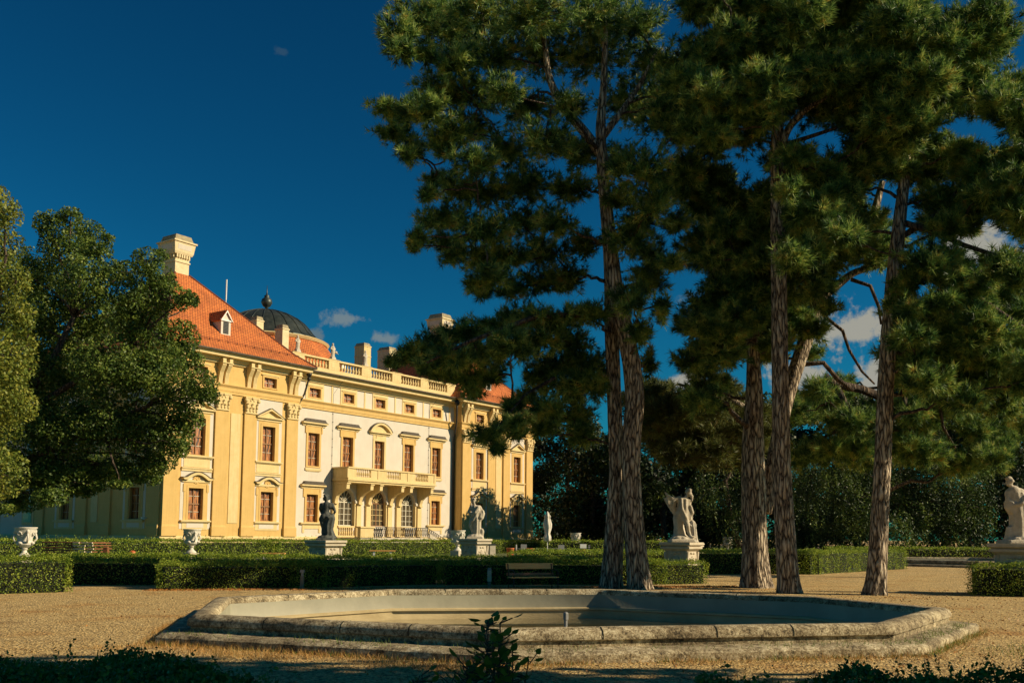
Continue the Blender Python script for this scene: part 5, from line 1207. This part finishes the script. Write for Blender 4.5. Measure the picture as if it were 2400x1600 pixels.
padsA=[(1000,30,85,55),(930,75,45,38),(945,118,40,25),(1060,75,90,50),(1130,30,90,55),(1250,30,100,60),(1380,40,95,60),(1480,60,75,60),(1540,150,75,50),(1000,128,30,16),(1065,150,50,40),(1150,130,85,45),(1270,120,85,48),(1390,130,90,48),
 (1030,205,60,34),(1100,225,85,40),(1180,215,50,28),(905,250,36,18),(950,268,42,28),(1000,262,60,42),(925,310,42,24),(975,345,38,26),(955,360,24,14),(1060,310,55,34),(1110,300,50,30),(1240,250,60,42),(1330,250,40,34),(1480,240,80,60),(1560,260,70,55),
 (1045,350,32,24),(1110,380,60,36),(1200,350,60,36),(1280,330,65,44),(1350,360,50,40),(1020,420,26,22),(1075,445,50,34),(1150,450,70,40),(1240,430,70,42),(1340,440,50,38),(1500,400,80,56),(1580,430,50,44),(1440,380,40,40),
 (1000,455,22,14),(1010,515,36,22),(1070,510,50,30),(980,555,18,10),(970,575,12,9),(1055,570,40,28),(1130,540,70,38),(1220,520,70,40),(1300,520,50,34),(1120,605,60,32),(1060,600,26,22),(1200,600,60,36),(1290,590,60,36),(1370,570,40,36),(1160,645,45,26),(1130,680,22,18),(1110,665,16,12),(1195,680,34,22),(1270,660,55,32),(1340,650,45,34),
 (1480,560,55,40),(1530,600,45,30),(1570,615,28,16),(1520,660,48,38),(1475,700,38,36),(1550,720,20,24),(1500,780,26,34),(1520,850,16,30),(1530,480,50,40),(1590,520,30,30),(1500,520,40,30),(1450,470,30,24),(1600,300,40,50),(1590,200,40,50)]
padsA1=[(1380,735,50,22),(1300,745,80,26),(1220,745,50,26),(1160,765,60,26),(1090,780,50,28),(1030,800,45,30),(985,820,40,26),(950,832,28,18),(920,845,16,10),(1060,840,60,30),(1130,830,65,34),(1200,810,60,36),(1270,790,60,36),(1340,800,45,26),(1010,862,40,20),(1090,885,50,20),(1150,880,28,20),(1110,915,22,12),
 (1300,850,65,36),(1370,850,50,34),(1260,880,30,26),(1330,905,70,34),(1395,900,35,36),(1240,925,28,16),(1280,960,45,26),(1340,970,55,34),(1200,950,22,14),(1210,985,30,13),(1175,1000,18,9),(1140,1018,34,15,31.5),(1165,1045,12,14,31.5),(1215,1010,12,13,31.5),(1265,1005,26,18),(1360,1020,30,24)]
A2=[(1499,1386,58,33.),(1487,1250,51,33.),(1478,1100,46,33.),(1482,1000,48,33.),(1489,940,48,33.),(1482,860,46,33.),(1463,770,44,33.),(1447,700,42,33.),(1436,643,42,33.),(1422,500,33,33.),(1412,400,30,33.),(1407,300,26,33.),(1415,200,18,33.),(1420,60,12,33.),(1415,-80,8,33.)]
A2b=[(1409,360,28,33.),(1370,310,26,33.),(1310,240,22,32.5),(1285,180,18,32.5),(1275,80,12,32.5)]
A2c=[(1407,330,20,33.),(1450,270,16,33.),(1500,200,12,33.5),(1540,120,8,33.5)]
pine('pine whose right hand trunk of the touching pair bulges midway and carries the tall crown',33,[A2,A2b,A2c],padsA,1.0)
A1=[(1430,1384,54,33.6),(1440,1250,48,33.6),(1447,1100,40,33.6),(1440,960,36,33.7),(1437,860,36,33.7),(1433,780,36,33.7),(1430,700,30,33.7),(1424,600,20,33.7)]
pine('left trunk of the touching pair, its low branches reaching over the palace roof',33.6,[A1],padsA1,1.15,extra=[[(1440,735,16,33.),(1350,738,15,32.),(1260,740,13,31.5),(1180,770,11,31.2),(1100,800,9,31),(1000,850,5,31)],[(1300,885,9,33),(1230,925,7,32.4),(1180,985,5,31.7),(1145,1015,4,31.5)]])
Cpoly=[(1590,-60),(2110,-60),(2160,60),(2120,200),(2100,350),(1960,420),(1880,420),(1830,300),(1700,330),(1600,420),(1580,300),(1590,120)]
Ct=[(1850,1392,54,31.6),(1840,1250,50,31.6),(1832,1100,46,31.6),(1829,900,42,31.6),(1826,700,40,31.6),(1823,500,37,31.6),(1821,330,32,31.6),(1828,240,26,31.6),(1840,100,18,31.6),(1850,-60,10,31.6)]
Cb=[(1823,380,18,31.6),(1845,300,20,31.4),(1890,255,14,31.),(1950,220,9,31)]
pine('slender straight pine with a bare trunk in front of the forked pine',31.6,[Ct,Cb],fill(Cpoly,GAPS,58,120,5)+[(1625,20,35,40),(1640,110,40,36)],1.1,extra=[[(1835,340,11,31.5),(1900,320,10,31.2),(1960,300,8,31)],[(1826,600,9,31.3),(1850,610,7,31)]])
Dpoly=[(2060,-20),(2150,20),(2300,25),(2345,45),(2340,110),(2270,150),(2300,190),(2400,200),(2460,260),(2460,560),(2380,520),(2200,470),(2090,420),(2080,300),(2100,150)]
Dt=[(2052,1396,52,31.),(2060,1250,44,31.),(2068,1100,41,31.),(2076,900,40,31.),(2085,760,40,31.),(2096,640,38,31.),(2110,500,32,31.),(2120,420,26,31.),(2130,300,18,31.),(2150,150,12,31.),(2160,0,8,31)]
pine('rightmost near pine with a straight trunk and long branches reaching right',31,[Dt],fill(Dpoly,GAPS,54,110,9)+fill([(2110,600),(2200,500),(2460,590),(2460,880),(2300,880),(2120,800)],[(2290,575,40,22),(2150,560,18,12)],44,70,3)+fill([(1850,430),(2090,430),(2090,640),(2000,560),(1850,640)],GAPS+[(2105,560,45,150)],40,26,61)+fill([(2090,800),(2460,860),(2460,1000),(2330,960),(2120,900)],[],44,30,62)+[(2320,20,22,10),(2350,60,18,12),(2310,90,30,22),(2260,110,45,30)],1.1,
  extra=[[(2110,520,16,31),(2180,540,14,30.5),(2260,575,12,30),(2340,600,9,29.6),(2400,650,6,29.5)],[(2095,640,18,31),(2180,640,17,30.5),(2280,690,15,30),(2400,770,11,29.5)],[(2105,560,15,31),(2170,520,14,31),(2230,470,12,31.),(2260,420,8,31.)],[(2096,700,13,31),(2170,740,11,30.6),(2250,800,9,30.3),(2320,840,6,30)]])
Bt=[(1772,1386,74,35.),(1768,1250,60,35.),(1766,1130,62,35.),(1764,1020,52,35.),(1768,930,44,35.),(1766,850,34,35.),(1760,760,24,35.),(1750,660,14,35.)]
Bf=[(1790,1200,40,35.2),(1815,1080,38,35.4),(1838,950,38,35.6),(1870,850,38,35.8),(1905,750,36,36.),(1922,690,34,36.),(1935,620,30,36.),(1990,565,26,36.),(2046,510,22,36.),(2070,420,14,36.)]
Bg=[(1925,700,24,36.),(1960,670,22,36.),(2000,638,18,36.3),(2060,622,14,36.6),(2130,600,9,37)]
pine('forked pine behind the slender one, its right stem leaning into the sky gap',35,[Bt,Bf,Bg],fill([(1600,430),(1820,340),(2060,420),(2080,600),(1960,620),(1930,760),(1840,860),(1640,960),(1500,960),(1620,760),(1590,560)],GAPS,50,120,21)+[(1945,720,28,16),(1915,770,30,28),(1900,830,24,18),(1990,590,40,22)],1.1,
  extra=[[(1925,735,9,36),(1975,775,8,36),(1990,820,7,36.),(2020,870,6,36.),(2050,900,4,36.)],[(1870,855,12,36),(1930,850,11,36),(1965,890,12,36),(2000,915,8,36)],[(1995,655,10,36),(2040,670,9,36),(2060,720,8,36),(2065,760,5,36)],[(1826,650,8,35.5),(1880,640,9,35.8),(1900,690,8,35.9),(1920,710,7,36)]])
Et=[(2056,1340,28,45.),(2062,1200,26,45.),(2070,1050,26,45.),(2077,940,26,45.),(2080,880,16,45.)]
pine('broad low pine crown hanging between the two right trunks in front of the weeping tree',45,[Et],fill([(1850,930),(1960,890),(2100,930),(2200,820),(2330,900),(2380,1000),(2330,1080),(2240,1100),(2100,1060),(1960,1090),(1860,1050)],[(2140,900,10,10)],46,52,33),1.1,tl=.24,
  extra=[[(2078,935,22,45),(2020,912,20,44.5),(1950,898,20,44),(1935,880,16,44)],[(2078,935,20,45),(2140,915,18,44),(2210,925,12,43),(2280,900,7,42)],[(1960,905,16,44),(1990,960,12,44),(1960,1010,9,44),(1900,1040,5,44)],[(1990,960,10,44),(2010,1020,8,44),(2000,1080,5,44)],[(2120,930,12,43),(2130,1000,9,43),(2170,1060,6,43)],[(2200,930,9,43),(2210,1000,7,43),(2240,1050,4,43)]])
Gt=[(1772,1362,26,40.),(1768,1200,24,40.),(1764,1050,24,40.),(1755,960,20,40.),(1700,930,14,40)]
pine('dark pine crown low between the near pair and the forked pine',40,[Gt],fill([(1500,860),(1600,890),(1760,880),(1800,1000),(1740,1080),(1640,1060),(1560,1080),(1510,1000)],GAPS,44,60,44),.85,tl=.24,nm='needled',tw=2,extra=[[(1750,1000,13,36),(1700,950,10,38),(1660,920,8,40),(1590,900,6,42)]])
# ---- broadleaf trees
def broad(label,base,trunks,blobs,leaf,dens,m,bark='bark2',tname='tree',group=None,asp=.6,shell=.55,weep=0):
    root=empty(tname,(base[0],base[1],0),0,label,'tree',group); rl=np.array([base[0],base[1],0.]); TX=[];mb=MB()
    for t in trunks:
        pts=[np.array(p[:3],float) for p in t]; mb.tube([tuple(p-rl) for p in pts],[p[3] for p in t],12,jit=lambda a,p,i:1+.06*math.sin(5*a+p[2]*2)); TX+=[ (pts[i]*(1-k/6)+pts[i+1]*k/6) for i in range(len(pts)-1) for k in range(6)]
    mb.build('trunk',bark,root,smooth=True); TX=np.array(TX); lb=MB(); P=[];Dn=[]
    for (c,r) in blobs:
        c=np.array(c);r=np.array(r); hd=np.linalg.norm(TX-c,axis=1)+np.where(TX[:,2]>c[2]+.5,3,0); i=int(np.argmin(hd)); limbs(lb,TX[i]-rl,c-rl,.03+.012*hd[i],.02,6,sag=.05)
        for k in range(4): d=np.array([random.gauss(0,1) for _ in range(3)]); d/=np.linalg.norm(d); limbs(lb,c-rl,c-rl+d*r*.85,.02,.006,4,seg=3)
        n=int(dens*(r[0]*r[2]+r[0]*r[1]+r[1]*r[2])*1.4); p,d=ellpts(c,r,n,shell=shell)
        k=np.sin(p[:,0]*5/r[0]**.5+p[:,2]*3.1)+np.sin(p[:,1]*3.3-p[:,2]*4.3/r[2]**.5)+RNG.normal(0,.8,len(p)); s=k>-.8; P.append(p[s]); Dn.append(d[s]*.7+np.array([0,0,.35]))
        if weep:
            q=p[s][RNG.choice(int(s.sum()),max(1,int(s.sum()*weep*.08)))]
            for a in q:
                kk=RNG.integers(10,26); t=np.arange(kk)[:,None]; P.append(a+t*np.array([0,0,-leaf*.62])+RNG.normal(0,leaf*.35,(kk,3))*np.array([1,1,.4])+t*np.array([math.sin(a[0]*9)*.012,0,0])); Dn.append(RNG.normal(size=(kk,3)))
    lb.build('branches',bark,root,smooth=True)
    V,F=leaves(np.concatenate(P)-rl,leaf,nrm=np.concatenate(Dn),asp=asp); fastmesh('crown',V,F,m,root); return root
def pb(lst,Y,dy=.9,jy=1.5):
    out=[]
    for (px,py,rx,ry,*yy) in lst:
        y=(yy[0] if yy else Y+random.uniform(-jy,jy)); out.append((atY(px,py,y),(rx*y/FOC,rx*y/FOC*dy,ry*y/FOC)))
    return out
# left trees
L2=[(120,530,38,36),(165,505,26,20),(100,505,16,9),(200,555,45,40),(225,585,36,26),(150,590,55,50),(250,560,18,13),(60,640,55,60),(120,680,75,70),(200,660,65,60),(260,640,36,32),
 (300,640,30,28),(345,615,36,34),(375,600,20,18),(370,660,40,40),(310,700,45,50),(240,740,75,60),(150,770,80,70),(60,760,70,80),(330,760,60,55),(400,700,42,36),(440,700,26,20),(455,708,12,12),(420,790,45,40),(440,845,36,34),(380,850,55,50),
 (470,900,40,34),(490,930,24,22),(420,930,55,50),(340,880,70,60),(250,860,80,70),(150,880,90,70),(60,880,80,80),(440,985,36,34),(400,1020,50,44),(420,1050,26,22),(340,1000,70,60),(250,990,80,70),(160,1000,80,70),(70,1000,80,70),
 (370,1080,42,32),(300,1100,60,34),(350,1120,28,18),(220,1100,70,40),(140,1110,70,46),(60,1110,70,50),(190,1150,36,16),(120,1165,40,20),(50,1175,50,24),(10,1195,30,14),(0,1100,60,60),(230,1140,22,12),(280,1135,26,10)]
bx_=atY(-130,1257,49)
broad('wide spreading dark green tree covering the left end of the palace',(bx_[0],49.),[[(bx_[0],49,-.1,.5),(bx_[0]+.4,49,3.2,.40),(bx_[0]+2,49,6.5,.32),(bx_[0]+4.6,49,9.7,.20),(bx_[0]+6,49,13,.10)],[(bx_[0]+.4,49,3.0,.26),(bx_[0]+3.7,48.5,5.0,.2),(bx_[0]+7.3,48.3,6.8,.13),(bx_[0]+9.8,48,7.8,.07)],[(bx_[0]+2,49,6.5,.2),(bx_[0]+6,48.6,9.,.14),(bx_[0]+9.2,48.6,11.,.08)]],
      pb([(a,b,c*1.1,d*1.1) for a,b,c,d in L2],49,1.,2.6),.155,520,'leafL',group='trees at the left edge',shell=.7)
L1=[(-30,480,60,60),(20,510,34,50),(-60,560,90,90),(25,580,36,40),(-20,640,70,70),(40,660,36,50),(0,740,70,70),(50,740,36,50),(-60,800,100,90),(20,840,66,70),(60,800,30,50),(-20,920,90,80),(30,950,60,50),(-40,1020,90,80),(0,1110,70,60),(-60,1160,80,50),(-10,450,26,22)]
bx_=atY(-120,1257,31)
broad('olive green tree cut off by the left edge of the photo, yellower than its neighbour',(bx_[0],31.),[[(bx_[0],31,-.1,.3),(bx_[0]+.2,31,3,.24),(bx_[0]+.8,31,6,.16),(bx_[0]+1.2,31,10,.08)]],pb(L1,31.5,1.,1.),.11,650,'leafY',group='trees at the left edge',shell=.7)
# bank of park trees behind and right of the palace
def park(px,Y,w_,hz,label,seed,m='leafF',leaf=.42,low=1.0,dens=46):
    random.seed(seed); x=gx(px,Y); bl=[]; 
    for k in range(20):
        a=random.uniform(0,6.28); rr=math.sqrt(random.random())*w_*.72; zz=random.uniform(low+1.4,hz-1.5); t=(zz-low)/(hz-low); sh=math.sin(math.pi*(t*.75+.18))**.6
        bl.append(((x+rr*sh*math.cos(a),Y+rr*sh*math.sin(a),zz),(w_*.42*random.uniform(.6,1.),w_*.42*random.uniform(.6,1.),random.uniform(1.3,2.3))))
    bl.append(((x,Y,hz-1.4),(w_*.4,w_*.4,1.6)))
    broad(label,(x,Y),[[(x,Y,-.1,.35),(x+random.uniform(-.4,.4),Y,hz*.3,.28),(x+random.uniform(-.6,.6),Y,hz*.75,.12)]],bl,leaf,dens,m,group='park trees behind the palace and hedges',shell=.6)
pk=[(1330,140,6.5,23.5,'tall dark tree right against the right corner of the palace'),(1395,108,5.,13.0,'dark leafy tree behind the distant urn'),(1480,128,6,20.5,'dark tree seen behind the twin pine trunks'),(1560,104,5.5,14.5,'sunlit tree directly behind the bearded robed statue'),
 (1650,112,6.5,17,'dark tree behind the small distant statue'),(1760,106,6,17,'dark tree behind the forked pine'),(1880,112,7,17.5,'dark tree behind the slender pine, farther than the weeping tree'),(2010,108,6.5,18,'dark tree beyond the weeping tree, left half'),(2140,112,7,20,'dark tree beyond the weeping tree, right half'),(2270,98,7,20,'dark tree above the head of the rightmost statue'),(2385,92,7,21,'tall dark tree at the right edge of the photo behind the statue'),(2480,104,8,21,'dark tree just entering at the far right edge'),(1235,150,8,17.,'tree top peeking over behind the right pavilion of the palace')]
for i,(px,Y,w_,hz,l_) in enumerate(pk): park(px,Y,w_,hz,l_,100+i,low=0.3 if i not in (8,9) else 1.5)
# unseen trees added past the frame edge to throw the foreground shade
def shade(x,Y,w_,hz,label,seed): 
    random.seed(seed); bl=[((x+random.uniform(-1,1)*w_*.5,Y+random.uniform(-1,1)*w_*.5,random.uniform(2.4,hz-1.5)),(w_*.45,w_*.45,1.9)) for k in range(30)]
    broad(label,(x,Y),[[(x,Y,-.1,.35),(x,Y,hz*.4,.25),(x,Y,hz*.8,.1)]],bl,.5,34,'leafF',group='added shade trees beyond the right edge of the frame',shell=.6)
for k,(x,Y) in enumerate(((14.5,5.6),(15,-3),(23,4.3),(22,-4),(31,3.0),(18,0))): shade(x,Y,6,15,'unseen leafy tree added right of the viewpoint to cast foreground shade',300+k)
# weeping trees
wl=[(2160,1010,60,50),(2060,1050,60,60),(1960,1080,70,60),(2110,1120,70,70),(2010,1160,70,60),(1930,1170,60,60),(2200,1090,60,70),(2250,1150,60,60),(2160,1190,80,50),(2230,1220,70,30),(2070,1220,70,30),(1960,1230,60,25),(2300,1190,40,50),(1900,1120,50,60),(2290,1100,40,50),(2120,1245,60,16),(2270,1248,50,14)]
x=gx(2050,86); broad('large weeping tree with hanging curtains of foliage behind the second pool',(x,86.),[[(x,86,-.1,.45),(x+.6,86,3,.36),(x+1.5,86,6,.25),(x+3,86,9,.12)]],pb(wl,84,.8,3.),.22,75,'willow',asp=.4,weep=1.4,group=None)
wl=[(1730,1120,50,50),(1700,1180,50,50),(1860,1090,50,50),(1870,1180,60,50),(1740,1220,50,30),(1650,1150,40,50),(1860,1235,50,20)]
x=gx(1742,93); broad('dim weeping tree behind the forked pine trunk',(x,93.),[[(x,93,-.1,.3),(x-1.0,93,3,.26),(x-1.6,93,7,.18),(x,93,10,.1)]],pb(wl,92,.8,2.),.24,62,'willow',asp=.4,weep=1.2)
# ---------------------------------------------------------------- render settings
sc.render.engine='CYCLES'; sc.cycles.max_bounces=6; sc.cycles.transparent_max_bounces=4; sc.render.resolution_x=1024; sc.render.resolution_y=682

# far dense wood closing the view
random.seed(77)
P=[];Dn=[]
for k in range(230):
    x=random.uniform(5,150); y=random.uniform(126,150); r=random.uniform(2.5,4.5); z=random.uniform(.5,9.5)
    p,d=ellpts((x,y,z),(r,r,r*.7),420,shell=.5); P.append(p); Dn.append(d)
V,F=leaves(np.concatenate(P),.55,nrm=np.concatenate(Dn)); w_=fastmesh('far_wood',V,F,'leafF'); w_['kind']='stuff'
